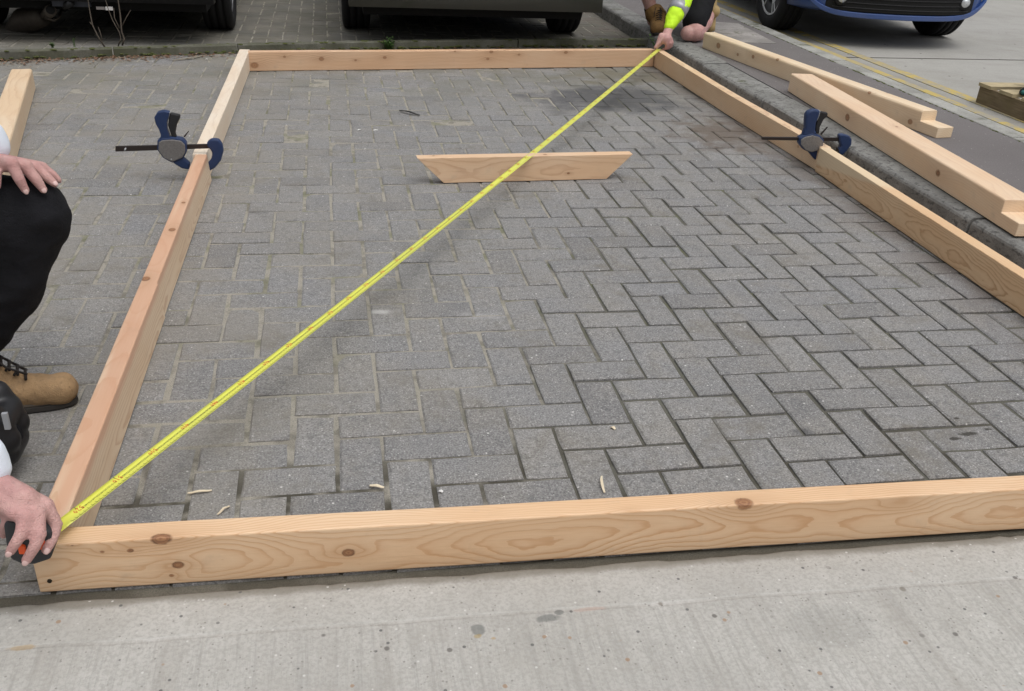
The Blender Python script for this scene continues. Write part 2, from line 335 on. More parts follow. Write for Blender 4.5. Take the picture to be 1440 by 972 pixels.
def path_mat():
    n = N("path_tarmac", .9, 0, .2); p = n.pos()
    base = n.ramp(n.noise(p, 2.1, 6, .65), [(.3, (.175,.160,.158)), (.6, (.205,.189,.188)), (.8, (.230,.214,.208))])
    f = n.noise(p, 190, 4, .75); base = n.mix(n.m2('MULTIPLY', n.ss(f, .4, .62), .5), n.mix(.35, base, (.06,.055,.055)), n.mix(.2, base, (.40,.38,.37)))
    v = n.sep(n.voro(p, 85, 'Color'))[0]; d = n.voro(p, 85); base = n.mix(n.m2('MULTIPLY', n.ss(v, .95, .97), n.ss(d, .35, .2)), base, (.38,.36,.34))
    n.col(base); n.bump(f, .002); return n.m
M_PATH = path_mat()
def kerb_mat(name, c, moss, mc=(.085,.09,.05), pit=True):
    n = N(name, .88, 0, .2); p = n.pos(); o = n.sep(p)
    base = n.mix(n.ss(n.noise(p, 4, 6, .65), .3, .7), tuple(x*.72 for x in c), tuple(x*1.2 for x in c))
    base = n.mix(n.m2('MULTIPLY', n.ss(n.noise(p, 120, 4, .7), .42, .65), .4), base, tuple(x*.45 for x in c))
    if pit:
        v = n.noise(n.vm('MULTIPLY', p, (30, 30, 60)), 1.0, 4, .7); base = n.mix(n.m2('MULTIPLY', n.ss(v, .52, .62), .75), base, tuple(x*.33 for x in c))
    ms = n.m2('MULTIPLY', n.ss(n.noise(p, 5, 6, .7), .58 - moss * .35, .68), n.ss(o[1], 1.6 - moss * 6, 3.4 - moss * 5)); base = n.mix(n.m2('MULTIPLY', ms, .8), base, mc)
    n.col(base); n.bump(n.noise(p, 140, 4, .7), .0016); return n.m
M_KERB = kerb_mat("kerb_concrete", (.25,.247,.235), .0); M_EDGE = kerb_mat("edging_concrete_mossy", (.17,.165,.14), .8, (.075,.078,.045), False)
M_RKERB = kerb_mat("pale_kerb_concrete", (.36,.355,.33), .1, pit=False)
def yellow_mat():
    n = N("worn_yellow_paint", .8, 0, .2); p = n.pos()
    wr = n.m2('ADD', n.noise(p, 9, 6, .7), n.m2('MULTIPLY', n.noise(p, 60, 3), .35))
    base = n.mix(n.ss(wr, .62, .78), (.50,.385,.125), (.33,.31,.265)); base = n.mix(n.m2('MULTIPLY', n.ss(n.noise(p, 2.2, 3), .45, .6), .5), base, (.36,.32,.235))
    n.col(base); n.bump(wr, .001); return n.m
M_YEL = yellow_mat()

# ------------------------------------------------------------------ the setting
def sheet(name, poly, z, mat, depth=0.05, parent=None, kind='structure', bev=0.0, zf=None):
    n = len(poly); vs = [(x, y, z) for x, y in poly] + [(x, y, z - depth) for x, y in poly]
    fs = [tuple(range(n)), tuple(range(2*n - 1, n - 1, -1))] + [((i + 1) % n, i, n + i, n + (i + 1) % n) for i in range(n)]
    bm = bmesh.new(); bv = [bm.verts.new(v) for v in vs]
    for f in fs: bm.faces.new([bv[i] for i in f])
    bmesh.ops.recalc_face_normals(bm, faces=bm.faces)
    if bev: bevel(bm, bev, 2)
    o = bm_obj(name, bm, mat, parent)
    if kind and not parent: o['kind'] = kind
    return o
M_EARTH = plain("dark_earth", (.12,.105,.085), .95, nscale=3)
sheet('ground', [(-120,-120),(160,-120),(160,160),(-120,160)], -.12, M_EARTH)
# block paving ----------------------------------------------------------
EDG = [(-3.6, 3.70), (-2.75, 3.975), (-1.75, 4.215), (-1.05, 4.40), (-.12, 4.60), (.80, 4.755), (1.79, 4.885)]     # front foot of the edging behind the frame
def edge_y(x):
    for (a, b), (c, d) in zip(EDG, EDG[1:]):
        if x <= c: return b + (d - b) * (x - a) / (c - a)
    return EDG[-1][1]
KX = 1.775        # foot of the right-hand kerb
nx, ny = 110, 240
bx = np.linspace(-3.6, KX + .01, nx); by = np.linspace(-.52, 11.4, ny); bv = []
for yv in by:
    for xv in bx:
        k = min(1, max(0, (xv - .3 * yv + .6) / .9)); z = min(-.0036, -.0042 - .0028 * k + .0016 * mnoise.noise(Vector((xv * 5, yv * 5, 1))))
        if yv > 4.3: z = -.0042
        if yv < -.42: z = -.008
        bv.append((xv, yv, z))
bf = [(j*nx + i, j*nx + i + 1, (j+1)*nx + i + 1, (j+1)*nx + i) for j in range(ny - 1) for i in range(nx - 1)]
paving = tag(mesh_obj('block_paving', bv, bf, M_BED, smooth=True), kind='structure')
rp = random.Random(3)
blocks = []
for j in range(-115, 6):
    for i in range(-36, 19):
        t = (i - j) % 4
        if t == 0: x0, x1, y0, y1 = i, i + 2, j, j + 1
        elif t == 3: x0, x1, y0, y1 = i, i + 1, j, j + 2
        else: continue
        X0, X1, Y1, Y0 = x0 * .1, x1 * .1, -y0 * .1, -y1 * .1
        X1 = min(X1, KX); Y0 = max(Y0, -.441 - .021 * ((X0 + X1)/2 + 1))
        if X1 - X0 < .03 or Y1 - Y0 < .02: continue
        xm, ym = (X0 + X1) / 2, (Y0 + Y1) / 2
        ey = edge_y(xm)
        if Y0 < ey and Y1 > ey - .0: Y1 = min(Y1, ey - .004)
        elif ey <= Y0 < ey + .07: Y0 = ey + .07
        if Y1 - Y0 < .025: continue
        blocks.append((X0, X1, Y0, Y1))
def block_geo(X0, X1, Y0, Y1, r):
    gp = .0028 + .0016 * r.random() + (.0010 if (X0 - .3*Y0) > -.2 and Y0 < 2 else 0); ch = .0032 + r.random() * .0022
    a = [(X0 + gp, Y0 + gp), (X1 - gp, Y0 + gp), (X1 - gp, Y1 - gp), (X0 + gp, Y1 - gp)]
    cx, cy = (X0 + X1)/2, (Y0 + Y1)/2; an = r.gauss(0, .006); ca, sa = math.cos(an), math.sin(an); ox, oy = r.gauss(0, .0009), r.gauss(0, .0009)
    oz = r.gauss(0, .0011); tx, ty = r.gauss(0, .008), r.gauss(0, .008); vs = []
    ring = []
    for k in range(4):
        p, q = a[k], a[(k+1) % 4]; ring.append((p[0], p[1], k, 1)); tt = r.uniform(.3, .7); ring.append((p[0] + (q[0]-p[0])*tt, p[1] + (q[1]-p[1])*tt, k, 0))
    jit = [(r.gauss(0, .0007), r.gauss(0, .0007), abs(r.gauss(0, .0008))) for _ in ring]
    for li, (zz, ins) in enumerate(((-.03, 0), (-ch * .9, 0), (0, ch))):
        for m, (x, y, k, cor) in enumerate(ring):
            if cor: sxn = 1 if k in (0, 3) else -1; syn = 1 if k < 2 else -1; x += sxn * ins * r.uniform(.7, 1.7); y += syn * ins * r.uniform(.7, 1.7)
            elif k in (0, 2): y += (1 if k == 0 else -1) * ins * r.uniform(.7, 1.4)
            else: x += (-1 if k == 1 else 1) * ins * r.uniform(.7, 1.4)
            x += jit[m][0]; y += jit[m][1]; dx, dy = x - cx, y - cy
            vs.append((cx + dx*ca - dy*sa + ox, cy + dx*sa + dy*ca + oy, zz + oz + dx*tx + dy*ty - .0005 - (jit[m][2] if li == 2 else 0)))
    fs = [tuple(range(16, 24))]
    for L in (0, 8):
        for k in range(8): fs.append((L+k, L+(k+1) % 8, L+8+(k+1) % 8, L+8+k))
    return vs, fs
# the three hundred blocks that show largest are objects of their own
def score(b):
    c = Vector(((b[0]+b[1])/2, (b[2]+b[3])/2, 0)); u, v = proj(c)
    if (RM.transposed() @ (c - CAM)).z > 0 or not (-20 < u < 1460 and 60 < v < 860): return 1e9
    if v > 741 - (u - 130) * .057 and u > 40: return 1e8        # under the front timber
    return (c - CAM).length / ((b[1]-b[0]) * (b[3]-b[2])) ** .5 * .14
order = sorted(range(len(blocks)), key=lambda k: score(blocks[k])); single = set(order[:300])
full = {}
JV, JF, JR = [], [], []
for k, b in enumerate(blocks):
    if k in single:
        isf = abs((b[1]-b[0]) * (b[3]-b[2]) - .02) < 1e-6
        ori = 'h' if b[1]-b[0] > b[3]-b[2] else 'v'
        cx, cy = (b[0]+b[1])/2, (b[2]+b[3])/2
        if isf:
            vi = rp.randrange(14); key = (ori, vi)
            if key not in full:
                vs, fs = block_geo(-(b[1]-b[0])/2, (b[1]-b[0])/2, -(b[3]-b[2])/2, (b[3]-b[2])/2, rp)
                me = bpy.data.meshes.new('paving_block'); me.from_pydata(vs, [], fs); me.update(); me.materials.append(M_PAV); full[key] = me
            me = full[key]
        else:
            vs, fs = block_geo(b[0]-cx, b[1]-cx, b[2]-cy, b[3]-cy, rp)
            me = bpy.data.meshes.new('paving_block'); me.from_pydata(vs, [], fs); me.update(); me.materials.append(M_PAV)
        o = bpy.data.objects.new('paving_block', me); COL.objects.link(o); o.location = (cx, cy, 0); o.parent = paving
    else:
        vs, fs = block_geo(*b, rp); n0 = len(JV); JV += vs; JF += [tuple(n0 + q for q in f) for f in fs]; JR += [rp.random()] * len(fs)
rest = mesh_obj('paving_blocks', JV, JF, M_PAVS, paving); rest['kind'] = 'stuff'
at = rest.data.attributes.new('rnd', 'FLOAT', 'FACE'); at.data.foreach_set('value', JR)
# concrete apron in front, with a slightly chipped edge -----------------
ex = np.linspace(-7, 8, 700); av = []; rows = [(-.464, -.03), (-.466, -.0035), (-.473, -.0004), (-.50, 0), (-.60, 0), (-1.0, 0), (-9.0, 0)]
for ri, (yy, zz) in enumerate(rows):
    for xx in ex:
        j = (.006 * mnoise.noise(Vector((xx * 9, 0, 0))) + .004 * mnoise.noise(Vector((xx * 45, 3, 0)))) if ri < 3 else 0
        av.append((xx, yy + .001 - .021 * (xx + 1) + j - (.002 if ri < 3 else 0), zz + .002))
m_ = len(ex); af = [(r*m_ + i, (r+1)*m_ + i, (r+1)*m_ + i + 1, r*m_ + i + 1) for r in range(len(rows)-1) for i in range(m_-1)]
tag(mesh_obj('concrete_apron', av, [f[::-1] for f in af] if False else af, M_APR), kind='structure')
# path, road and kerbs ---------------------------------------------------
PZ = .10; RZ = .03
sheet('footpath', [(1.955,-8),(2.722,-8),(2.722,40),(1.955,40)], PZ, M_PATH, .15)
q = [P(1000,33,PZ+.004), P(1020,35,PZ+.004), P(1093,61,PZ+.004), P(1060,62,PZ+.004)]
M_PATCH = kerb_mat("pale_patch_concrete", (.33,.31,.295), .05, pit=False)
sheet('footpath_patch', [(2.20,4.54),(2.60,4.52),(2.66,5.35),(2.20,5.5)], PZ + .004, M_PATCH, .006)
sheet('road', [(2.80,-8),(40,-8),(40,40),(2.80,40)][:4], RZ, M_ROAD, .1)
M_DARKJ = plain("joint_filler", (.10,.095,.085), .9)
sheet('road_joint', [(2.846,4.43),(30,4.62),(30,4.632),(2.846,4.442)], RZ + .003, M_DARKJ, .002)
sheet('yellow_line', [(3.09,-6),(3.16,-6),(3.115,3.5),(3.04,8),(2.985,8),(3.055,3.5)], RZ + .004, M_YEL, .003)
sheet('yellow_line', [(3.24,-6),(3.325,-6),(3.30,3.3),(3.25,8),(3.165,8),(3.215,3.3)], RZ + .004, M_YEL, .003)
def kerb_run(root, y0, y1, L, prof, mat, name='kerbstone'):
    y = y0
    while y < y1 - .01:
        e = min(y + L, y1) - .012; bm = bmesh.new(); jx = random.gauss(0, .0025); jz = random.gauss(0, .0012)
        a = [bm.verts.new((x + jx, y, z + jz)) for x, z in prof]; b = [bm.verts.new((x + jx + random.gauss(0, .001), e, z + jz)) for x, z in prof]; n = len(prof)
        bm.faces.new(a[::-1]); bm.faces.new(b)
        for i in range(n): bm.faces.new((a[i], a[(i+1) % n], b[(i+1) % n], b[i]))
        bmesh.ops.recalc_face_normals(bm, faces=bm.faces)
        ed = [e_ for e_ in bm.edges if abs(e_.verts[0].co.y - e_.verts[1].co.y) < .01]
        bmesh.ops.bevel(bm, geom=ed, offset=.003, segments=1, affect='EDGES')
        o = bm_obj(name, bm, mat, root); y += L
k1 = tag(mesh_obj('kerb_foundation', [(1.80,-6,-.04),(1.94,-6,-.04),(1.94,16,-.04),(1.80,16,-.04)], [(0,1,2,3)], M_EARTH), kind='structure')
k1.name = 'kerb'
prof = [(1.779,-.06),(1.790,.080),(1.794,.088),(1.803,.0955),(1.815,.0985),(1.952,.1015),(1.952,-.06)]
kerb_run(k1, 1.065 - .915*6, 15, .915, prof, M_KERB)
k2 = tag(mesh_obj('road_kerb', [(2.73,-6,-.04),(2.83,-6,-.04),(2.83,16,-.04),(2.73,16,-.04)], [(0,1,2,3)], M_EARTH), kind='structure')
kerb_run(k2, -5.2, 15, .915, [(2.724,-.05),(2.724,.101),(2.728,.104),(2.832,.104),(2.842,.096),(2.846,-.05)], M_RKERB)
# moss line between path and road kerb
k3 = tag(mesh_obj('edging', [(-3.6,3.9,-.04),(1.77,5.0,-.04),(1.77,5.02,-.04),(-3.6,3.92,-.04)], [(0,1,2,3)], M_EARTH), kind='structure')
def seg_edging(x0, x1):
    for (a, b), (c, d) in zip(EDG, EDG[1:]):
        if x0 >= a - 1e-6 and x1 <= c + 1e-6:
            pass
for (a, b), (c, d) in zip(EDG, EDG[1:]):
    dr = Vector((c - a, d - b, 0)); L = dr.length; dr.normalize(); nn = Vector((-dr.y, dr.x, 0)); bm = bmesh.new(); zt = .052 + random.gauss(0, .0012)
    pr = [(0, -.05), (0, zt - .008), (.004, zt - .002), (.010, zt), (.044, zt), (.050, zt - .004), (.050, -.05)]
    nseg = 8; rings = []
    for s_ in range(nseg + 1):
        t_ = .004 + (L - .008) * s_ / nseg; o_ = Vector((a, b, 0)) + dr * t_
        rings.append([bm.verts.new(o_ + nn * (u + random.gauss(0, .0007)) + Vector((0, 0, z + (random.gauss(0, .001) if z > 0 else 0)))) for u, z in pr])
    for r0, r1 in zip(rings, rings[1:]):
        for i in range(len(pr)): bm.faces.new((r0[i], r0[(i+1) % len(pr)], r1[(i+1) % len(pr)], r1[i]))
    bm.faces.new(rings[0]); bm.faces.new(rings[-1][::-1]); bmesh.ops.recalc_face_normals(bm, faces=bm.faces)
    bm_obj('edging_stone', bm, M_EDGE, k3)
bpy.data.objects['edging'].name = 'edging'

# ------------------------------------------------------------------ timbers
def timber(name, label, p0, p1, st, mat_fn, cat='timber', group=None, z0=0.0, bev=.003, seed=0):
    """p0->p1 = near side foot line. st = stations (t 0..1, [(offset, z) x4: inner foot, outer foot, outer top, inner top])"""
    a = Vector((*p0, 0)); b = Vector((*p1, 0)); L = (b - a).length; ang = math.atan2(b.y - a.y, b.x - a.x)
    bm = bmesh.new(); rings = []; r = random.Random(seed + 11); N_ = len(st)
    full_ = []
    for (t0, c0), (t1, c1) in zip(st, st[1:]):
        k = max(1, int((t1 - t0) * L / .25))
        for q in range(k):
            s = q / k; full_.append((t0 + (t1 - t0) * s, [(u[0] + (v[0]-u[0])*s, u[1] + (v[1]-u[1])*s) for u, v in zip(c0, c1)]))
    full_.append(st[-1])
    for t, c in full_:
        wob = .0012 * mnoise.noise(Vector((t * L * 2, seed, 0)))
        rings.append([bm.verts.new((t * L, y + wob, z + (wob if z > .05 else 0))) for y, z in c])
    for r0, r1 in zip(rings, rings[1:]):
        for i in range(4): bm.faces.new((r0[i], r0[(i+1) % 4], r1[(i+1) % 4], r1[i]))
    bm.faces.new(rings[0]); bm.faces.new(rings[-1][::-1])
    bmesh.ops.recalc_face_normals(bm, faces=bm.faces)
    if bev: bevel(bm, bev, 2, 28)
    o = bm_obj(name, bm, mat_fn(), None); o.location = (a.x, a.y, z0); o.rotation_euler = (0, 0, ang)
    bpy.context.view_layer.update()
    return tag(o, label, cat, group)
def kn(p0, p1, pts, z0=0.0):
    """knots given in the world -> the timber's own coordinates"""
    a = Vector((*p0, z0)); ang = math.atan2(p1[1] - p0[1], p1[0] - p0[0]); R_ = Matrix.Rotation(-ang, 3, 'Z')
    return [(*(R_ @ (p - a)), r) for p, r in pts]
G1 = 'larch timbers of the rectangular frame'
HT = .106; TH = .047
# front timber: its front face is the p0-p1 line, offset grows to the back
A, B = (-1.020, -.440), (1.74, -.512)
sec = [(0, .001), (TH, .001), (TH, HT), (0, HT)]
def fy(u, v): return PY(u, v, -.444 - .0155 * ((u - 50) / 725))
k_ = kn(A, B, [(P(226,758,HT),.013),(fy(250,796),.008),(fy(490,777),.0085),(P(1046,707,HT),.013),(fy(1262,704),.009),(fy(1265,752),.007),(fy(885,712),.005),(fy(101,769),.0035),(fy(143,778),.004),(fy(183,776),.005),(fy(241,811),.004),(fy(1350,700),.004)])
timber('front_timber', 'long knotty larch timber lying across the front of the picture', A, B, [(0, sec), (1, sec)],
       lambda: timber_mat('larch_front', (.80,.575,.375), (.58,.31,.145), 3.3, k_, oy=.085, oz=.050, freq=190, wav=.055, contrast=.95), group=G1, seed=1)
# left timber, near piece: wide, then cut back to half its width on the inner side
def outl(y): return -1.020
A, B = (-1.022, -.389), (-1.008, 1.86)
W1, W2 = .047, .044
s_a = [(0, .001), (-.055, .001), (-W1, HT), (0, HT)]; s_b = [(0, .001), (-.052, .001), (-W2, HT), (0, HT)]
tn = (.650 + .389) / 2.249
k_ = kn(A, B, [(P(242,323,HT),.010),(P(205,392,HT),.011),(P(258,285,HT),.006)])
timber('left_timber', 'orange toned timber on the left of the frame beside the tan boot', A, B, [(0, s_a), (tn - .002, s_a), (tn + .002, s_b), (1, s_b)],
       lambda: timber_mat('larch_orange', (.77,.62,.455), (.56,.35,.21), 7.1, k_, oy=-.025, oz=.02, freq=130, wav=.05, red=.75), group=G1, seed=2)
A, B = (-1.020, 1.864), (-1.000, 3.96)
s_c = [(0, .001), (-.052, .001), (-.052, HT), (0, HT)]
timber('left_timber', 'pale timber from the left clamp to the far left corner of the frame', A, B, [(0, s_c), (1, [(0,.001),(-.058,.001),(-.058,HT),(0,HT)])],
       lambda: timber_mat('larch_pale', (.86,.76,.63), (.66,.52,.40), 9.7, kn(A, B, [(P(320,120,.05),.006)]), freq=160, wav=.03, contrast=.55), group=G1, seed=3)
# back timber
A, B = (-.945, 3.868), (1.592, 4.165)
s_d = [(0, .001), (.05, .001), (.05, HT + .003), (0, HT + .003)]
def by_(u, v): return PY(u, v, 3.868 + .117 * (PY(u, v, 4.0).x + .945))
k_ = kn(A, B, [(by_(358,92),.016),(by_(452,83),.011),(by_(541,81),.008),(by_(640,72),.006),(by_(691,73),.009),(by_(686,83),.007),(by_(730,77),.006),(by_(796,74),.009),(by_(400,80),.006),(by_(500,85),.005)])
timber('back_timber', 'far timber closing the back of the frame in front of the mossy edging', A, B, [(0, s_d), (1, s_d)],
       lambda: timber_mat('larch_back', (.76,.53,.35), (.48,.26,.15), 4.2, k_, freq=120, ks=.55, wav=.03), group=G1, seed=4)
# right timber, far piece (inner face is the p0-p1 line, offset negative = outwards)
A, B = (1.640, 1.935), (1.598, 4.21)
s_e = [(0, .001), (-.05, .001), (-.05, HT + .002), (0, HT + .002)]
def rx(u, v, x=1.625): return PX(u, v, x)
timber('right_timber', 'far right timber of the frame running from the right clamp to the hand', A, B, [(0, s_e), (.45, [(.012,.001),(-.038,.001),(-.038,HT),(.012,HT)][:4]), (1, s_e)],
       lambda: timber_mat('larch_right_far', (.80,.60,.40), (.48,.28,.16), 5.9, kn(A, B, [(rx(1120,206),.010),(rx(1118,182),.004),(rx(1015,128),.008),(rx(1045,138),.006)]), freq=130, wav=.03, ks=.55, contrast=.8), group=G1, seed=5)
A, B = (1.577, -.455), (1.628, 1.93)
LN = 2.386
s_f = [(0, .001), (-.05, .001), (-.05, HT + .004), (0, HT + .004)]; s_g = [(0, .001), (-.05, .001), (-.05, HT + .004), (-.036, .066)]
s_g = [(.003, .001), (-.046, .001), (-.046, HT + .004), (-.020, .060)]
k_ = kn(A, B, [(rx(1265,338,1.6),.010),(rx(1352,422,1.59),.011),(rx(1300,352,1.6),.007)])
timber('right_timber', 'near right timber of the frame with bold grain and a slanting end at the clamp', A, B, [(0, s_f), (.70, s_f), (1, s_f)],
       lambda: timber_mat('larch_right_near', (.78,.56,.345), (.47,.25,.115), 2.6, k_, oy=-.085, oz=.045, freq=230, wav=.045, contrast=.9, sap=(1.72, .125, 2.386, .030)), group=G1, seed=6)
# mitred offcut standing inside the frame
A, B = (-.160, 1.798), (.745, 1.846)
ang = math.atan2(B[1]-A[1], B[0]-A[0]); L_ = .906
bm = bmesh.new(); hh = .106
for yy in (0, .045): pass
prof = [(.108, .001), (.800, .001), (L_, hh), (0, hh)]
a_ = [bm.verts.new((x, 0, z)) for x, z in prof]; b_ = [bm.verts.new((x, .045, z)) for x, z in prof]
bm.faces.new(a_); bm.faces.new(b_[::-1])
for i in range(4): bm.faces.new((a_[(i+1) % 4], a_[i], b_[i], b_[(i+1) % 4]))
bmesh.ops.recalc_face_normals(bm, faces=bm.faces); bevel(bm, .0022, 2)
off = bm_obj('mitred_offcut', bm, timber_mat('larch_offcut', (.80,.58,.39), (.50,.27,.15), 6.6, [(.53,.02,hh,.006),(.63,0,.03,.004),(.07,.03,hh,.004)], oy=.1, oz=.04, freq=120, wav=.03, contrast=.7))
off.location = (A[0], A[1], 0); off.rotation_euler = (0, 0, ang)
tag(off, 'short timber with both ends mitred standing alone inside the frame under the tape', 'timber')
# the two half-lapped posts lying on the footpath, and the post on the left
def post(name, label, p0, p1, wid, h, z0, mat, lap=None, seed=0, bev=.009, lapz=.5):
    a = Vector((*p0, 0)); b = Vector((*p1, 0)); L = (b - a).length; ang = math.atan2(b.y - a.y, b.x - a.x)
    bm = bmesh.new(); l = lap or 0
    prof = [(0, 0), (L, 0), (L, h), (l, h), (l, h * lapz), (0, h * lapz)] if lap else [(0, 0), (L, 0), (L, h), (0, h)]
    n = len(prof); A_ = [bm.verts.new((x, 0, z)) for x, z in prof]; B_ = [bm.verts.new((x, -wid, z)) for x, z in prof]
    bm.faces.new(A_); bm.faces.new(B_[::-1])
    for i in range(n): bm.faces.new((A_[(i+1) % n], A_[i], B_[i], B_[(i+1) % n]))
    bmesh.ops.recalc_face_normals(bm, faces=bm.faces)
    big = [e for e in bm.edges if abs(e.verts[0].co.x - e.verts[1].co.x) > .5 and (e.verts[0].co.z > h*.9)]
    bmesh.ops.bevel(bm, geom=big, offset=bev, segments=3, profile=.5, affect='EDGES')
    bevel(bm, .002, 1, 50)
    # slice along the length for slight bow
    o = bm_obj(name, bm, mat, None); o.location = (a.x, a.y, z0); o.rotation_euler = (0, 0, ang)
    return tag(o, label, 'timber', 'square posts lying round the frame')
A, B = (2.333, 2.235), (1.972, 4.315)
k_ = kn(A, B, [(Vector((2.30,2.42,.13)),.012),(Vector((2.245,2.75,.195)),.009),(Vector((2.33,2.72,.2)),.007),(Vector((2.10,3.58,.195)),.010),(Vector((2.06,3.83,.16)),.011),(Vector((1.99,4.24,.15)),.018),(Vector((2.03,4.0,.14)),.009)], PZ)
post('lapped_post', 'pale post with a half lap end, farther of two on the footpath', (2.312, 2.106), B, .092, .100, PZ + .001,
     timber_mat('larch_post_pale', (.84,.69,.50), (.64,.45,.28), 8.4, k_, freq=110, wav=.03, ks=.55, contrast=.6), lap=.125, seed=8, bev=.013)
A, B = (1.817, .84), (1.998, 3.045)
def q_(u, v): return P(u, v, .16)
k_ = kn(A, B, [(P(1157,133,.16),.017),(P(1193,168,.15),.016),(P(1316,247,.15),.017),(P(1228,213,.13),.009),(P(1263,180,.2),.007)], PZ)
post('lapped_post', 'orange tinted post with round knots lying on the kerb beside the right clamp', (1.826, .86), B, .125, .096, PZ + .004,
     timber_mat('larch_post_orange', (.84,.66,.47), (.64,.42,.28), 1.9, k_, freq=105, wav=.035, ks=.95, contrast=.55, red=.12), lap=.11, seed=9, bev=.008, lapz=.5)
A, B = (-1.845, 1.5), (-1.972, 3.405)
post('square_post', 'pale square post end on the paving at the far left edge', (-1.665, 1.75), (-1.977, 3.385), -.098, .100, .001,
     timber_mat('larch_post_left', (.80,.64,.46), (.55,.34,.19), 5.1, freq=100, wav=.03, contrast=.5), seed=10, bev=.010)

# ------------------------------------------------------------------ clamps
M_BLUE = plain("clamp_blue_plastic", (.016,.036,.105), .42, spec=.5, nscale=60, var=.12)
M_BLK = plain("black_plastic", (.018,.018,.020), .5, spec=.45)
M_STEEL = plain("blackened_steel_bar", (.055,.045,.042), .38, .6, nscale=120)
M_PLATE = plain("cast_grey_plate", (.21,.20,.195), .48, .35, nscale=140, var=.4, bmp=.0008)
M_PAD = plain("grey_pad", (.42,.43,.44), .6)
def clamp(label, yc, bar, body, handle, grip, trig, lower, jaw, pad, lever, bolts):
    root = thing('bar_clamp', PY(*body[0], yc), label, 'clamp', 'clamps holding the lapped timbers'); M0 = Matrix.Translation(-root.location)
    def rel(px, d=0): return [((PY(u, v, yc)).x, (PY(u, v, yc)).z) for u, v in px]
    def mk(name, px, th, mat, off=0, bev=.004, par=root):
        o = extrude_poly(name, rel(px), th, mat, par, Matrix.Translation((-root.location.x, yc + off - root.location.y, -root.location.z)), bev); return o
    mk('bar', bar, .009, M_STEEL, 0, .001)
    mk('lower_jaw', lower, .024, M_BLUE, 0, .006)
    h = mk('handle', handle, .030, M_BLUE, 0, .008); mk('handle_edge', grip, .018, M_PAD, 0, .003, par=h)
    mk('trigger', trig, .020, M_BLK, 0, .005)
    bb = mk('body', body, .034, M_BLUE, 0, .006)
    cx = sum(p[0] for p in body) / len(body); cy = sum(p[1] for p in body) / len(body)
    mk('side_plate', [(cx + (u - cx) * .90, cy + (v - cy) * .86 + 1) for u, v in body], .040, M_PLATE, 0, .003)
    mk('fixed_jaw', jaw, .026, M_BLUE, 0, .007); mk('pad', pad, .022, M_BLK, 0, .003)
    mk('release_lever', lever, .005, M_STEEL, 0, .001)
    for (u, v) in bolts:
        c = PY(u, v, yc); bm = bmesh.new(); bmesh.ops.create_cone(bm, cap_ends=True, segments=12, radius1=.0035, radius2=.0028, depth=.044, matrix=Matrix.Translation((c.x - root.location.x, yc - root.location.y, c.z - root.location.z)) @ Matrix.Rotation(PI/2, 4, 'X'))
        bm_obj('bolt', bm, M_PAD, root)
clamp('blue handled bar clamp across the pale left timber, handle up', 1.87,
      [(162.5,205.5),(295,202.5),(295,208.5),(162.5,213)],
      [(222,196),(228,192.5),(243,191.5),(257,193.5),(263,200),(263.5,212),(259,221),(243,228),(230,221),(221.5,209)],
      [(217.5,164),(222,157),(231,155),(239,157),(238,163),(235.5,171),(235.5,180),(240,193),(246,195),(224,197),(227,189),(224,181),(219.5,173)],
      [(237,158.5),(239.5,157),(238.5,163),(236,170),(235,178),(234,170)],
      [(239.5,158),(254,161),(253,167),(249,175),(247,186),(249,193),(242,193),(239,184),(236.5,176),(237.5,167)],
      [(243,228),(258,220),(262,224),(268,229),(266,238),(256,236)],
      [(291,200),(297,194.5),(308,195),(313,202),(314.5,212),(311,225),(303,235),(293,241),(290,236),(291,230),(297,224),(299,215),(296,209),(291.5,205.5)],
      [(289.8,227),(293.5,231),(294,242),(291,244)],
      [(258,192),(260,193),(266,185),(265,184)], [(242,222), (177,208.5)])
clamp('blue handled bar clamp over the right timber beside the kerb', 1.97,
      [(1071,192.5),(1180,193.5),(1180,198.5),(1071,196.5)],
      [(1122,193),(1128,189),(1140,186),(1151,189),(1157,196),(1155,205),(1148,211),(1138,213.5),(1129,210),(1122,201)],
      [(1132,160),(1136,155),(1144,153),(1152,154.5),(1150,163),(1146,172),(1145,183),(1148,189),(1127,190),(1131,180),(1131,170)],
      [(1151,154.5),(1153,155),(1151,163),(1148,170),(1148,164)],
      [(1152.5,156),(1163,158),(1163,162),(1157,168),(1152,178),(1151,188),(1146,187),(1146,177),(1149,167)],
      [(1136,213),(1148,210),(1156,217),(1155,224),(1152,229),(1144,223)],
      [(1178,189),(1183,187.5),(1193,190),(1196.5,195),(1196,203),(1190,211),(1183,218),(1178,216.5),(1177,211),(1181,205),(1179,199)],
      [(1176.5,207),(1179,210),(1180,218),(1177,219)],
      [(1153,189),(1155,190),(1164,179),(1163,178)], [(1150,206)])

# ------------------------------------------------------------------ measuring tape
M_TAPE = None
def tape_mat():
    n = N("yellow_tape", .38, 0, .5); co = n.obj(); f = n.noise(n.vm('MULTIPLY', co, (4, 30, 30)), 1.0, 4)
    n.col(n.mix(n.ss(f, .3, .75), (.78,.78,.10), (.70,.72,.12))); n.b.inputs['Coat Weight'].default_value = .2; return n.m
T0 = P(88, 737, HT + .020); T1 = Vector((1.615, 4.150, HT + .010))
dT = T1 - T0; LT = dT.length; aT = math.atan2(dT.y, dT.x)
tape = thing('measuring_tape', T0, 'yellow tape measure drawn diagonally across the frame to its far right corner', 'tape measure', rz=aT)
tv, tf = [], []; NS = 60; WT = .0135; prof = [(-WT, .0014), (-WT*.55, .0004), (0, 0), (WT*.55, .0004), (WT, .0014)]
def tz(t): return (T1.z - T0.z) * t - .020 * 4 * t * (1 - t) * .8
def tw(t): return 1.0
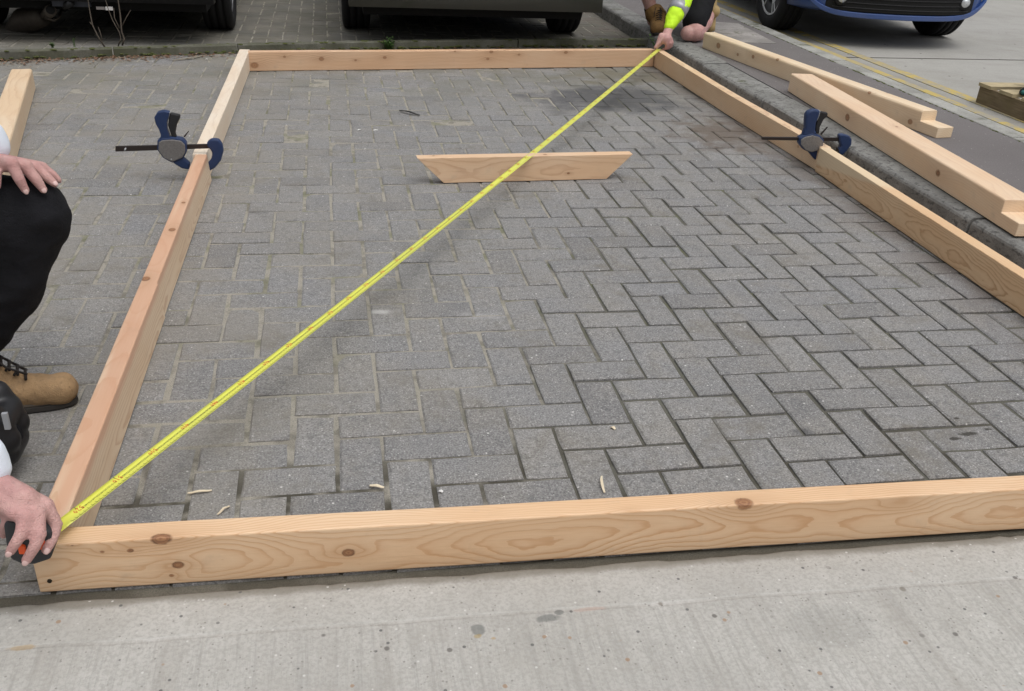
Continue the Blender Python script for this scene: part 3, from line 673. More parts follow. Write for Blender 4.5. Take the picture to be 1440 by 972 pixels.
for i in range(NS + 1):
    t = -.004 + 1.004 * i / NS
    for (y, z) in prof: tv.append((t * LT, y, tz(t) + z))
for i in range(NS):
    for k in range(4):
        a = i * 5 + k; tf.append((a, a + 1, a + 6, a + 5))
bl = mesh_obj('blade', tv, tf, tape_mat(), tape, smooth=True)
md = bl.modifiers.new('t', 'SOLIDIFY'); md.thickness = .0006; md.offset = 1
# printed marks: millimetre/centimetre ticks and figures, as flat print lying on the blade
M_INK = plain("black_print", (.03,.03,.025), .5, bmp=0); M_RED = plain("red_print", (.62,.06,.03), .5, bmp=0)
def bz(x, y): 
    t = x / LT; a = abs(y); return tz(t) + (.0004 * a / (WT*.55) if a < WT*.55 else .0004 + .0010 * (a - WT*.55) / (WT*.45)) + .0004
iv, jf = [], []
def tick(x, y0, y1, w_=.0007):
    b = len(iv); m_ = (y0 + y1) / 2
    for (xx, yy) in ((x - w_/2, y0), (x + w_/2, y0), (x + w_/2, y1), (x - w_/2, y1)): iv.append((xx, yy, bz(xx, yy)))
    jf.append((b, b+1, b+2, b+3))
cm = int(LT * 100)
total = round(LT * 100)
for c in range(2, total):
    x = LT - c * .01
    tick(x, -WT + .0004, -WT + .0075); 
    for s_ in range(1, 10 if c > 300 else 2):
        if c > 300: tick(x + s_ * .001, -WT + .0004, -WT + (.0055 if s_ == 5 else .0035), .0003)
    if c % 10 == 0: tick(x, WT - .006, WT - .0004, .0012)
mesh_obj('print', iv, jf, M_INK, tape, mats=None)['kind'] = 'stuff'
def digits(step, size, mat, name, lo, y0, skip10):
    vs, fs = [], []; cache = {}
    for c in range(lo, total - 3):
        if c % step or (skip10 and c % 10 == 0): continue
        txt = str(c)
        if txt not in cache:
            cu = bpy.data.curves.new('t', 'FONT'); cu.body = txt; cu.size = size; cu.align_x = 'CENTER'; cu.resolution_u = 1
            to = bpy.data.objects.new('t', cu); COL.objects.link(to); dg = bpy.context.evaluated_depsgraph_get()
            me = bpy.data.meshes.new_from_object(to.evaluated_get(dg)); cache[txt] = ([v.co.copy() for v in me.vertices], [tuple(p.vertices) for p in me.polygons])
            bpy.data.objects.remove(to); bpy.data.curves.remove(cu); bpy.data.meshes.remove(me)
        V_, F_ = cache[txt]; b = len(vs); X = LT - c * .01
        for v in V_: vs.append((X - v.x, y0 - v.y, bz(X - v.x, y0 - v.y)))
        fs += [tuple(b + q for q in f) for f in F_]
    mesh_obj(name, vs, fs, mat, tape)['kind'] = 'stuff'
digits(10, .0145, M_RED, 'red_figures', 10, .0085, False)
digits(1, .0065, M_INK, 'black_figures', 330, .0035, True)
# end hook over the far timber
box('hook', LT - .004, LT + .001, -.010, .010, tz(1) - .010, tz(1) + .003, plain("hook_steel", (.55,.54,.52), .35, .9), tape, .0005)
# case held in the hand at the near corner
cc = PY(27, 768, -.500); M_CASE = plain("black_rubber_case", (.028,.030,.033), .55, spec=.4, nscale=200)
def case_build():
    pts = [(3,742),(9,737),(22,738),(48,742),(70,752),(76,770),(70,790),(48,797),(30,797),(14,790),(8,776)]
    q = [PY(u, v, -.505) for u, v in pts]
    return [(p.x, p.z) for p in q]
cpts = case_build()
case = extrude_poly('case', cpts, .046, M_CASE, tape, Matrix.Translation((0, -.478, 0)), .006)
case.matrix_parent_inverse = (Matrix.Translation(T0) @ Matrix.Rotation(aT, 4, 'Z')).inverted()
M_ORG = plain("orange_plastic", (.80,.10,.02), .45)
for pp in ([(21,770),(33,775),(34,786),(24,786)], [(50,768),(60,767),(60,779),(50,780)]):
    q = [PY(u, v, -.515) for u, v in pp]
    o = extrude_poly('orange_inset', [(p.x, p.z) for p in q], .010, M_ORG, case, Matrix.Translation((0, -.500, 0)), .002)

# ------------------------------------------------------------------ pallet
def pallet_mat(name, c, g):
    n = N(name, .8, 0, .2); co = n.obj(); fib = n.noise(n.vm('MULTIPLY', co, (7, 7, 110)), 1.0, 4, .65); t = n.noise(co, 6, 5, .65)
    b = n.mix(n.ss(fib, .35, .7), c, tuple(x * .6 for x in c)); b = n.mix(n.m2('MULTIPLY', n.ss(t, .45, .7), .7), b, g); n.col(b); n.bump(fib, .0015); return n.m
M_PW = pallet_mat("weathered_pallet_wood", (.23,.175,.11), (.17,.135,.075)); M_PD = pallet_mat("pallet_deck_wood", (.52,.43,.27), (.40,.33,.20))
pal = thing('pallet', (3.235, 2.02, RZ), 'weathered wooden pallet on the road at the right edge', 'pallet')
for x0 in (0, .46, .92): 
    box('bearer', x0, x0 + .03, 0, 1.10, .004, .100, M_PW, pal, .004)
    for y0 in (.0, .5, 1.0): pass
for x0 in (0, .3, .6): pass
for k in range(6):
    y1 = 1.10 - k * .185
    o = box('deck_board', -.012 + .004 * (k % 3), .975 - .006 * (k % 2), y1 - .115, y1 + .002 * (k % 2), .1005, .119, M_PD, pal, .003)
for k in range(3): box('bottom_board', .031, .459, .05 + k * .45, .15 + k * .45, .002, .018, M_PW, pal, .002)
M_TEAL = plain("dark_teal_fabric", (.012,.105,.100), .65, nscale=25, var=.5); M_TEALB = plain("black_fabric", (.015,.02,.024), .8, nscale=25, var=.5)
def bundle(bm):
    a = Vector((3.355, 2.84, RZ + .14))
    chain(bm, [a + Vector((-.07,-.02,-.01)), a + Vector((.05,.0,.02)), a + Vector((.2,.05,.06))], [.022,.045,.06])
    chain(bm, [a + Vector((.03,.0,.04)), a + Vector((.10,.03,.14)), a + Vector((.16,.04,.26))], [.055,.05,.05])
    chain(bm, [a + Vector((.16,.04,.26)), a + Vector((.3,.0,.12)), a + Vector((.4,-.05,.03))], [.05,.08,.06])
bo = blob('work_bag', bundle, M_TEALB, .012, 3, disp=(.010, 22))
tag(bo, 'dark bag with a teal corner heaped on the pallet at the right edge', 'bag')
def teal(bm):
    a = Vector((3.355, 2.84, RZ + .14)); chain(bm, [a + Vector((-.085,-.035,-.008)), a + Vector((.0,-.03,.004)), a + Vector((.06,-.04,.05)), a + Vector((.11,-.02,.11))], [.014,.022,.03,.02])
blob('teal_corner', teal, M_TEAL, .008, 3, parent=bo, disp=(.005, 40))

# ------------------------------------------------------------------ cars
M_TYRE = plain("tyre_rubber", (.016,.016,.017), .75, spec=.25, nscale=50, bmp=.0006)
M_GLASS = plain("dark_car_glass", (.01,.012,.014), .06, spec=.6, bmp=0); M_UNDER = plain("underbody_black", (.010,.010,.010), .9, bmp=0)
M_ALLOY = plain("alloy_silver", (.62,.63,.65), .35, .35, bmp=0); M_TRIMB = plain("car_black_trim", (.014,.014,.016), .5)
M_RLENS = plain("red_lens", (.35,.015,.012), .15, spec=.6, bmp=0); M_CLEAR = plain("lamp_glass", (.62,.64,.66), .12, .4, bmp=0)
M_EXH = plain("rusty_exhaust_steel", (.10,.085,.07), .6, .5, nscale=30, var=.4)
def paint(name, c):
    n = N(name, .28, .15, .5); co = n.obj(); d = n.noise(co, 5, 6, .65); o = n.sep(co)
    dirt = n.m2('MULTIPLY', n.ss(n.m2('ADD', o[2], n.m2('MULTIPLY', n.m2('SUBTRACT', d, .5), .4)), .55, .18), .45)
    n.col(n.mix(dirt, c, (.10,.09,.075))); n.b.inputs['Coat Weight'].default_value = .7; n.b.inputs['Coat Roughness'].default_value = .12
    n.rough(n.m2('ADD', n.m2('MULTIPLY', dirt, .5), .3)); return n.m
def wheel(parent, x, y, R_, wd, side, alloy, steer=0.0):
    """side -1: outer face looks towards -x"""
    def lathe(prof, n=40):
        vs, fs = [], []
        for i in range(n):
            a = 2 * PI * i / n
            for (xx, r) in prof: vs.append((xx, r * math.cos(a), r * math.sin(a)))
        m = len(prof)
        for i in range(n):
            for k in range(m - 1): fs.append((i*m + k, i*m + k + 1, ((i+1) % n)*m + k + 1, ((i+1) % n)*m + k))
        return vs, fs
    rr = R_ * .66; h = wd / 2
    M = Matrix.Translation((x, y, R_)) @ Matrix.Rotation(steer, 4, 'Z')
    v, f = lathe([(-h*.8, rr*.98), (-h*.8, rr*.6), (h*.8, rr*.6), (h*.8, rr*.98)]); hub = mesh_obj('wheel', [M @ Vector(p) for p in v], f, M_TRIMB, parent, True)
    tp = [(-h*.78, rr), (-h*.98, rr*1.06), (-h*1.02, R_*.84), (-h*.95, R_*.95), (-h*.82, R_*.992)]
    for g_ in (-.5, 0, .5): tp += [(h*(g_ - .07), R_), (h*(g_ - .05), R_ - .009), (h*(g_ + .05), R_ - .009), (h*(g_ + .07), R_)]
    tp += [(h*.82, R_*.992), (h*.95, R_*.95), (h*1.02, R_*.84), (h*.98, rr*1.06), (h*.78, rr)]
    v, f = lathe(tp, 56); t = mesh_obj('tyre', [M @ Vector(p) for p in v], f, M_TYRE, hub, True)
    bm = bmesh.new(); xs = side * h * .72
    v, f = lathe([(side*h*.55, rr*.99), (side*h*.86, rr*1.0), (side*h*.84, rr*.93), (side*h*.50, rr*.90)]); bv = [bm.verts.new(M @ Vector(p)) for p in v]
    for q in f: bm.faces.new([bv[i] for i in q])
    if alloy:
        for k in range(5):
            for dd in (-.13, .13):
                a = 2*PI*k/5 + .5
                p0 = Vector((xs, rr*.12*math.cos(a), rr*.12*math.sin(a))); p1 = Vector((xs*.98, rr*.93*math.cos(a + dd), rr*.93*math.sin(a + dd)))
                tube_bm(bm, [M @ p0, M @ ((p0 + p1)/2), M @ p1], [rr*.075, rr*.055, rr*.07], 6)
        tube_bm(bm, [M @ Vector((xs*.6, 0, 0)), M @ Vector((xs*1.08, 0, 0))], [rr*.2, rr*.16], 14)
    else:
        for k in range(10):
            a = 2*PI*k/10; p0 = Vector((xs*.9, rr*.3*math.cos(a), rr*.3*math.sin(a))); p1 = Vector((xs*.8, rr*.9*math.cos(a), rr*.9*math.sin(a)))
            tube_bm(bm, [M @ p0, M @ p1], [rr*.1, rr*.06], 6)
        tube_bm(bm, [M @ Vector((xs*.3, 0, 0)), M @ Vector((xs*.95, 0, 0))], [rr*.36, rr*.32], 16)
    bmesh.ops.recalc_face_normals(bm, faces=bm.faces); bm_obj('rim', bm, M_ALLOY if alloy else plain("hub_cap_grey", (.2,.2,.21), .4, .5, bmp=0), hub, False)
    return hub
def car(name, loc, label, colour, W=.86, L=4.2, R_=.31, axles=(.72, 3.35), end='rear', zb=.24, alloy=False, bulge=.09, tall=1.48, rz=0, lip=None, trackin=.02):
    root = thing(name, loc, label, 'car', rz=rz); mp = paint(name + "_paint", colour)
    ys = sorted(set([round(L * i / 60, 4) for i in range(61)] + [.01, .03, .06, .1, .15, .2] + [L - q for q in (.01, .03, .06, .1, .15, .2)]))
    rings = []; belt = .92
    for y in ys:
        e0 = min(1, y / .42); e1 = min(1, (L - y) / .5); rnd = min(math.sqrt(max(0, 1 - (1 - e0)**2.6)), math.sqrt(max(0, 1 - (1 - e1)**2.6)))
        hw = W * (.80 + .20 * rnd) if min(y, L - y) > .0 else W * .78
        b = zb
        for ax in axles:
            d = abs(y - ax)
            if d < R_ + .055: b = max(b, R_ + math.sqrt((R_ + .055)**2 - d*d))
        fr = min(e0, e1)
        if end == 'front':
            t = y / L; roof = 0.0
            if .26 < t < .95: roof = (tall - belt) * min(1, (t - .26) / .17) * min(1, (.97 - t) / .10)
            bt = belt - .22 * max(0, 1 - t / .26) ** 1.0
        else:
            t = y / L; roof = (tall - belt) * min(1, max(0, (t - .005) / .10)) * min(1, max(0, (.74 - t) / .16)) if t < .74 else 0
            bt = belt - .2 * max(0, (t - .74) / .26)
        roof = max(0, roof); bt = bt if min(y, L-y) > .02 else bt - .05
        wr = hw * (.97 - .22 * min(1, roof / .45))
        yy = y
        lo = b if b > zb + .001 else zb + .03 * (1 - fr)
        ring = [(0, yy, lo), (hw*.80, yy, lo), (hw*.955, yy, lo + .025), (hw*.995, yy, max(lo + .05, zb + .22)), (hw, yy, max(lo + .08, .62)), (hw*.975, yy, bt), (wr*1.0, yy, bt + .012 + roof*.55), (wr*.93, yy, bt + .02 + roof*.93), (wr*.72, yy, bt + .03 + roof), (0, yy, bt + .045 + roof)]
        # front and rear faces bow outwards in plan
        if y < .5: ring = [(x, yy_ + bulge * (x / W) ** 2 * (1 - y/.5), z) for x, yy_, z in ring]
        if y > L - .5: ring = [(x, yy_ - bulge * (x / W) ** 2 * (1 - (L - y)/.5), z) for x, yy_, z in ring]
        rings.append(ring)
    vs, fs = [], []; m = len(rings[0])
    for r in rings:
        for p in r: vs.append(p)
        for p in r[1:-1]: vs.append((-p[0], p[1], p[2]))
    T = m + m - 2
    def idx(i, k):  # k 0..T-1 round the ring
        return i*T + k if k < m else i*T + m + (T - 1 - k)
    gl = []; gv = []
    for i in range(len(rings) - 1):
        for k in range(T): fs.append((idx(i, k), idx(i, (k+1) % T), idx(i+1, (k+1) % T), idx(i+1, k)))
    fs.append(tuple(idx(0, k) for k in range(T))[::-1]); fs.append(tuple(idx(len(rings)-1, k) for k in range(T)))
    body = mesh_obj('body', vs, fs, mp, root, True)
    # side windows, front and rear screens: glass set just proud of the pillars
    def pane(nm, i0, i1, side):
        v, f = [], []
        for i in range(i0, i1 + 1):
            for k in (5, 6, 7):
                x, y, z = rings[i][k]; v.append((side * (x + .004), y, z + (.02 if k == 5 else -.015 if k == 7 else 0)))
        for i in range(i1 - i0):
            for k in range(2): f.append((i*3 + k, i*3 + k + 1, i*3 + k + 4, i*3 + k + 3))
        mesh_obj(nm, v, f, M_GLASS, root, True)
    inner = [i for i, r in enumerate(rings) if r[9][2] > tall - .04]
    a_, b_ = inner[0], inner[-1]; mid = (a_ + b_) // 2
    for sd_ in (-1, 1): pane('side_window', a_ + 1, mid - 1, sd_); pane('side_window', mid + 1, b_ - 1, sd_)
    def screen(nm, i0, i1):
        r0, r1 = rings[i0], rings[i1]; s_ = .9; v = []
        up = .012
        for (r, w_) in ((r0, .80), (r1, .86)):
            for t in (-1, -.5, 0, .5, 1): v.append((t * r[8][0] * 1.0 * w_ * 1.15, r[9][1] - (.006 if i0 < len(rings)/2 else -.006), r[9][2] + up - .015 * abs(t)))
        mesh_obj(nm, v, [(k, k+1, k+6, k+5) for k in range(4)], M_GLASS, root, True)
    rr_ = [i for i, r in enumerate(rings) if .03 < r[9][2] - r[5][2] - .045]
    screen('rear_screen' if end == 'rear' else 'windscreen', rr_[0], a_); screen('windscreen' if end == 'rear' else 'rear_screen', rr_[-1], b_)
    # underbody tray and sills
    ub = .86 if end == 'rear' else .58; box('underbody', -W*ub, W*ub, .14 if end == 'rear' else .5, L - .4, zb - (.07 if end == 'rear' else .02), zb + .04, M_UNDER, root, .01)
    for ax in axles:
        tube('axle', [(-W*.8, ax, R_), (W*.8, ax, R_)], .03, M_UNDER, root)
        for sd_ in (-1, 1):
            wheel(root, sd_ * (W - .105 - trackin), ax, R_, .195, sd_, alloy, .06 if (end == 'front' and ax == axles[0]) else 0)
    return root, body, rings, mp
# dark car, rear towards the camera, over the mossy edging
cr, body, rg, mp = car('parked_car', (-1.985, 4.56, 0), 'dark car seen from behind with exhaust and tow bar, left of the silver grey one', (.012,.013,.015), W=.855, end='rear', zb=.262, R_=.315, axles=(.72, 3.3), trackin=-.005)
def lp(u, v, y): return PY(u, v, y) - cr.location
tube('exhaust_silencer', [lp(18,42,5.1), lp(35,30,5.0), lp(62,22,4.86)], [.05,.085,.06], M_EXH, cr, 14)
e_ = tube('tail_pipe', [lp(60,24,4.9), lp(69,18,4.70), lp(71,15,4.62)], [.025,.034,.036], M_EXH, cr, 16)
tube('pipe_mouth', [lp(71,14,4.625), lp(71,14,4.612)], [.026,.026], M_UNDER, e_, 14)
tube('tow_bar', [lp(90,12,5.0), lp(92,8,4.62), lp(100,4,4.55)], .022, M_TRIMB, cr, 10)
box('tow_bracket', *(lambda a: (a.x-.11, a.x+.11, a.y-.02, a.y+.02, a.z-.02, a.z+.05))(lp(101,4,4.62)), plain("bracket_steel", (.07,.075,.095), .5, .4), cr, .008)
M_WHT = plain("white_plate", (.62,.60,.58), .4, bmp=0)
pl = box('number_plate', *(lambda a: (a.x-.030, a.x+.012, a.y-.006, a.y+.006, a.z-.004, a.z+.016))(lp(156,13.5,4.55)), M_WHT, cr, .003)
pp_ = lp(141,11,4.552); box('plate_grey_strip', pp_.x-.022, pp_.x+.026, pp_.y-.008, pp_.y+.003, pp_.z-.010, pp_.z+.006, plain("dull_reflector", (.22,.20,.19), .5), pl, .002)  # dull grey strip next to the number plate
box('bumper', -.80, .80, -.02, .10, .262, .50, M_TRIMB, cr, .045, seg=5)
for sd_ in (-1, 1): box('rear_lamp', sd_*.74-.09, sd_*.74+.09, -.008+.07, .10, .68, .90, M_RLENS, cr, .01)
tube('rear_silencer_strap', [lp(86,14,4.9), lp(84,24,4.75), lp(76,29,4.7), lp(64,25,4.7)], .008, M_EXH, cr, 8)
# silver grey car
cr2, body, rg, mp = car('parked_car', (.487, 4.60, 0), 'silver grey car seen from behind with a low pale bumper, parked across the edging', (.30,.31,.29), W=.865, end='rear', zb=.268, R_=.31, axles=(.84, 3.4), trackin=-.015)
box('bumper', -.84, .84, -.035, .13, .270, .56, paint("shaded_bumper_paint", (.075,.08,.070)), cr2, .07, seg=6)  # darker than the body paint: shade of its downward curve put into the colour
tube('tow_eye_bracket', [PY(737,16,4.95)-cr2.location, PY(768,19,4.98)-cr2.location], .03, M_UNDER, cr2, 10)
box('number_plate', -.26, .26, -.045, -.02, .60, .70, plain("yellow_plate", (.6,.48,.06), .4, bmp=0), cr2, .003)
for sd_ in (-1, 1): box('rear_lamp', sd_*.76-.08, sd_*.76+.08, .06, .11, .70, .95, M_RLENS, cr2, .01)
# blue car on the road, its front towards the camera
cr3, body, rg, mp = car('parked_car', (3.690, 4.75, RZ), 'blue car facing the camera on the road beyond the yellow lines', (.010,.095,.40), W=.775, end='front', zb=.215, R_=.315, axles=(.80, 3.3), alloy=True, bulge=.24, trackin=.0, rz=-.095)
def fr_y(x): return .24 * (x / .775) ** 2
def lift(x): return .13 * (abs(x) / .71) ** 7
def arc_box(nm, x0, x1, z0, z1, d0, d1, mat, par, n=18):
    v, f = [], []
    for i in range(n + 1):
        x = x0 + (x1 - x0) * i / n; y = fr_y(x)
        for (dd, z) in ((d0, z0), (d0, z1), (d1, z1), (d1, z0)): v.append((x, y + dd, z + (lift(x) if nm == 'front_lip' else 0)))
    for i in range(n):
        for k in range(4): f.append((i*4 + k, i*4 + (k+1) % 4, i*4 + 4 + (k+1) % 4, i*4 + 4 + k))
    f.append((0,1,2,3)); f.append((n*4+3, n*4+2, n*4+1, n*4))
    bm = bmesh.new(); b = [bm.verts.new(p) for p in v]
    for q in f: bm.faces.new([b[i] for i in q])
    bmesh.ops.recalc_face_normals(bm, faces=bm.faces); bevel(bm, .006, 2, 40)
    return bm_obj(nm, bm, mat, par, False)
gr_ = arc_box('lower_grille', -.57, .57, .255, .46, -.008, .02, M_UNDER, cr3)
for k in range(5): arc_box('grille_bar', -.53, .53, .278 + k*.034, .286 + k*.034, -.014, -.006, M_TRIMB, gr_, 12)
arc_box('front_lip', -.71, .71, .212, .250, -.012, .03, mp, cr3, 40)
for sd_ in (-1, 1):
    x = sd_ * .475; y = fr_y(x) - .02; o = tube('fog_lamp', [(x, y + .02, .345), (x, y - .010, .345)], [.036, .032], M_CLEAR, cr3, 16)
    tube('lamp_ring', [(x, y + .02, .345), (x, y - .006, .345)], [.055, .050], M_TRIMB, o, 16)
    box('headlight', x*1.25 - .13, x*1.25 + .13, fr_y(x*1.25) - .01, fr_y(x*1.25) + .12, .58, .72, M_CLEAR, cr3, .02)
arc_box('number_plate', -.26, .26, .44, .55, -.035, -.01, M_WHT, cr3, 6)

# ------------------------------------------------------------------ people
def skin_mat():
    n = N("skin", .5, 0, .35); co = n.pos(); f = n.noise(co, 60, 4, .6); g = n.noise(co, 14, 3)
    n.col(n.mix(n.ss(g, .35, .65), n.mix(f, (.60,.345,.32), (.49,.25,.235)), n.mix(f, (.68,.43,.39), (.58,.335,.305))))
    n.b.inputs['Subsurface Weight'].default_value = .08; n.b.inputs['Subsurface Radius'].default_value = (.01, .004, .003); n.b.inputs['Subsurface Scale'].default_value = .5
    n.bump(n.m2('ADD', n.noise(co, 400, 3), n.m2('MULTIPLY', n.noise(n.vm('MULTIPLY', co, (1, 1, 2.2)), 120, 4, .6, 1.0), 2.2)), .0016); return n.m
M_SKIN = skin_mat()
def cloth(name, c, var=.3, rough=.85, bmp=.0008, sc=18, scuff=None):
    n = N(name, rough, 0, .2); co = n.pos(); f = n.noise(co, sc, 5, .6); cc = n.mix(f, tuple(x*(1-var) for x in c), tuple(x*(1+var) for x in c))
    if scuff: cc = n.mix(n.m2('MULTIPLY', n.ss(n.noise(co, 42, 6, .7), .48, .68), .6), cc, scuff); cc = n.mix(n.m2('MULTIPLY', n.ss(n.noise(n.vm('MULTIPLY', co, (1.6, 1, .5)), 95, 4, .65), .56, .7), .5), cc, tuple(x*.45 for x in c))
    n.col(cc)
    n.bump(n.m2('ADD', n.noise(co, 500, 2), n.m2('MULTIPLY', n.noise(co, 45, 4), 2)), bmp); return n.m
M_TROU = cloth("black_trousers", (.014,.014,.017), .45, bmp=.004); M_SHIRT = cloth("pale_blue_shirt", (.78,.84,.93), .08); M_HIVIS = cloth("hi_vis_yellow", (.60,.95,.035), .10, .6)
M_BAND = plain("reflective_grey_band", (.36,.36,.40), .4, .3, nscale=80, bmp=.0003); M_SHORT = cloth("black_shorts", (.010,.010,.012)); M_SOCK = cloth("black_sock", (.013,.012,.012), bmp=.002, sc=80)
M_LEATH = cloth("tan_nubuck", (.38,.245,.13), .45, .85, .0022, 14, scuff=(.26,.175,.105)); M_LEATH2 = cloth("brown_nubuck", (.20,.115,.045), .35, .8, .0006, 20); M_SOLE = plain("boot_sole", (.045,.040,.036), .8); M_MID = plain("boot_rand", (.15,.125,.10), .75)
M_LACE = plain("dark_laces", (.022,.017,.015), .85, nscale=300, var=.6); M_HAIR = cloth("brown_hair", (.05,.032,.02), .4, .7, .002, 90); M_NAIL = plain("finger_nail", (.66,.45,.42), .35, bmp=0)
M_PAD2 = plain("black_knee_pad", (.012,.012,.014), .45, spec=.5, nscale=30); M_TAG = plain("grey_reflective_tag", (.33,.34,.36), .4)
V = Vector
def head(bm, c, fwd, r=.095):
    """skull, jaw, nose, ears, eye sockets"""
    c = V(c); f = V(fwd).normalized(); s = f.cross(V((0, 0, 1))).normalized(); u = s.cross(f)
    chain(bm, [c - f*.022 + u*.03, c + f*.02 + u*.035], [r, r*.93], 16); chain(bm, [c + f*.03 - u*.02, c + f*.055 - u*.075], [r*.72, r*.40], 14)
    chain(bm, [c + f*.095 + u*.015, c + f*.122 - u*.022], [.012, .016]); capsule(bm, c + f*.088 - u*.052 - s*.018, c + f*.088 - u*.052 + s*.018, .011, .011)
    for q in (-1, 1):
        capsule(bm, c + s*q*.088 + u*.02, c + s*q*.094 - u*.018, .016, .011); capsule(bm, c + f*.080 + s*q*.034 + u*.022, c + f*.082 + s*q*.030 + u*.022, .014, .014)
    return c, f, s, u
def eyes(parent, c, fwd):
    c = V(c); f = V(fwd).normalized(); s = f.cross(V((0, 0, 1))).normalized(); u = s.cross(f)
    for q in (-1, 1):
        bm = bmesh.new(); bmesh.ops.create_uvsphere(bm, u_segments=12, v_segments=8, radius=.011, matrix=Matrix.Translation(c + f*.089 + s*q*.032 + u*.021)); bm_obj('eye', bm, M_WHT, parent, True)
def boot(parent, heel, toe, z, mat, up=None, ankle_h=.15, laces=True, wid=.046, fat=1.0):
    h = V((heel[0], heel[1], z)); t = V((toe[0], toe[1], z)); d = (t - h).normalized(); s = d.cross(V((0, 0, 1))); L = (t - h).length; U = V((0, 0, 1))
    top = up if up is not None else h + d*.07 + U*ankle_h
    def b_(bm):
        chain(bm, [h + d*.045 + U*.050, h + d*.06 + U*.09, V(top) - U*.005], [.042*fat, .047*fat, .054*fat], 14)
        for q in (-1, 1): chain(bm, [h + d*.045 + U*.048 + s*q*.004, h + d*L*.5 + U*.046 + s*q*.008, h + d*(L - .085) + U*.040 + s*q*.012, t - d*.036*fat + U*.039 + s*q*.008], [.040*fat, .037*fat, .032*fat, .034*fat], 14)
        chain(bm, [h + d*.06 + U*.10, h + d*L*.42 + U*.074, h + d*(L - .10) + U*.046], [.046, .036, .026], 14)
    up_ = blob('boot', b_, mat, .006, 5, parent, disp=(.0030, 30))
    out = []
    for k in range(28):
        a = 2*PI*k/28; x = math.cos(a); y = math.sin(a); lx = L/2 + x*(L/2 - .004) - .003; wy = .93 * wid * (abs(y)**.8) * (1 if y > 0 else -1) * (.80 + .22 * (lx / L))
        out.append((lx, wy))
    def slab(nm, z0, z1, gr, m_):
        bm = bmesh.new(); A_ = [bm.verts.new(h + d*(L/2 + (x - L/2)*gr) + s*y*gr + U*z0) for x, y in out]; B_ = [bm.verts.new(h + d*(L/2 + (x - L/2)*gr) + s*y*gr + U*z1) for x, y in out]; n = len(out)
        bm.faces.new(A_[::-1]); bm.faces.new(B_)
        for i in range(n): bm.faces.new((A_[i], A_[(i+1) % n], B_[(i+1) % n], B_[i]))
        bmesh.ops.recalc_face_normals(bm, faces=bm.faces); bevel(bm, .003, 2, 50); return bm_obj(nm, bm, m_, up_, False)
    slab('sole', .001, .016, 1.0, M_SOLE); slab('rand', .0165, .028, .985, M_MID)
    if laces:
        pts = []
        for k in range(6):
            f_ = k / 5; c = h + d*(.105 + (L - .215)*f_) + U*(.152 - .064*f_); pts.append((c, .020 + .004*f_))
        bm = bmesh.new()
        for i, (c, w_) in enumerate(pts):
            tube_bm(bm, [c - s*w_ - U*.006, c + U*.006 + d*.004, c + s*w_ - U*.006 + d*.008], .0032, 6)
            if i: 
                c0, w0 = pts[i-1]; tube_bm(bm, [c0 + s*w0 - U*.006, (c + c0)/2 + U*.010, c - s*w_ - U*.006], .0032, 6)
        c = pts[0][0]; tube_bm(bm, [c, c - s*.05*1 - U*.03, c - s*.052 - U*.075 + d*.015], .0026, 6); tube_bm(bm, [c, c + s*.03 + U*.004 + d*.02, c + s*.035 - U*.03 + d*.05, c + s*.036 - U*.05 + d*.09], .0026, 6)
        bm_obj('laces', bm, M_LACE, up_, True)
    return up_
# --- kneeling person on the left, holding the case of the tape
p1 = thing('person', (0, 0, 0), 'crouching person at the left edge in black trousers and pale shirt, hand on knee', 'person')
kneeL = V((-1.118, .205, .472)); ankL = V((-1.285, .205, .14)); hipL = V((-1.60, .17, .44)); hipR = V((-1.62, -.05, .42)); kneeR = V((-1.215, -.055, .085)); ankR = V((-1.62, -.09, .07))
sh = {1: V((-1.50, .25, .97)), -1: V((-1.47, -.13, .96))}; chest = V((-1.52, .06, .86)); pel = V((-1.64, .06, .47)); nk = V((-1.44, .06, 1.03)); hd = V((-1.36, .05, 1.16)); look = V((.75, -.30, -.45))
def hand_knee(bm):
    w_ = PY(-16, 224, .20)
    K = {'a': (17,231,.140), 'b': (36,234,.170), 'c': (52,236,.200), 'd': (60,235,.225)}
    Fg = {'a': [(17,231,.140),(27,252,.128),(36,268,.128)], 'b': [(36,235,.170),(52,254,.158),(61,267,.156)], 'c': [(52,236,.200),(68,251,.188),(77,259,.184)], 'd': [(60,235,.225),(76,247,.220),(83,254,.216)]}
    R0 = {'a': (.0125,.0105,.0082), 'b': (.0130,.0108,.0085), 'c': (.0120,.0100,.0080), 'd': (.0100,.0085,.0070)}
    for k in K:
        chain(bm, [w_ + V((0, 0, -.004)), PY(*K[k])], [.021, R0[k][0] * 1.15], 12)
        pts = [PY(*q) for q in Fg[k]]; m_ = (pts[1] + pts[2]) / 2
        chain(bm, [pts[0], pts[1], m_, pts[2]], [R0[k][0], R0[k][1] * 1.06, R0[k][1] * .92, R0[k][2]], 12)
    for a, b in (('a','b'), ('b','c'), ('c','d')): capsule(bm, (PY(*K[a])*.6 + w_*.4), (PY(*K[b])*.6 + w_*.4), .014, .014)
    chain(bm, [PY(-14,232,.17), PY(-6,247,.135), PY(-5,262,.125)], [.016, .012, .009])
    return w_
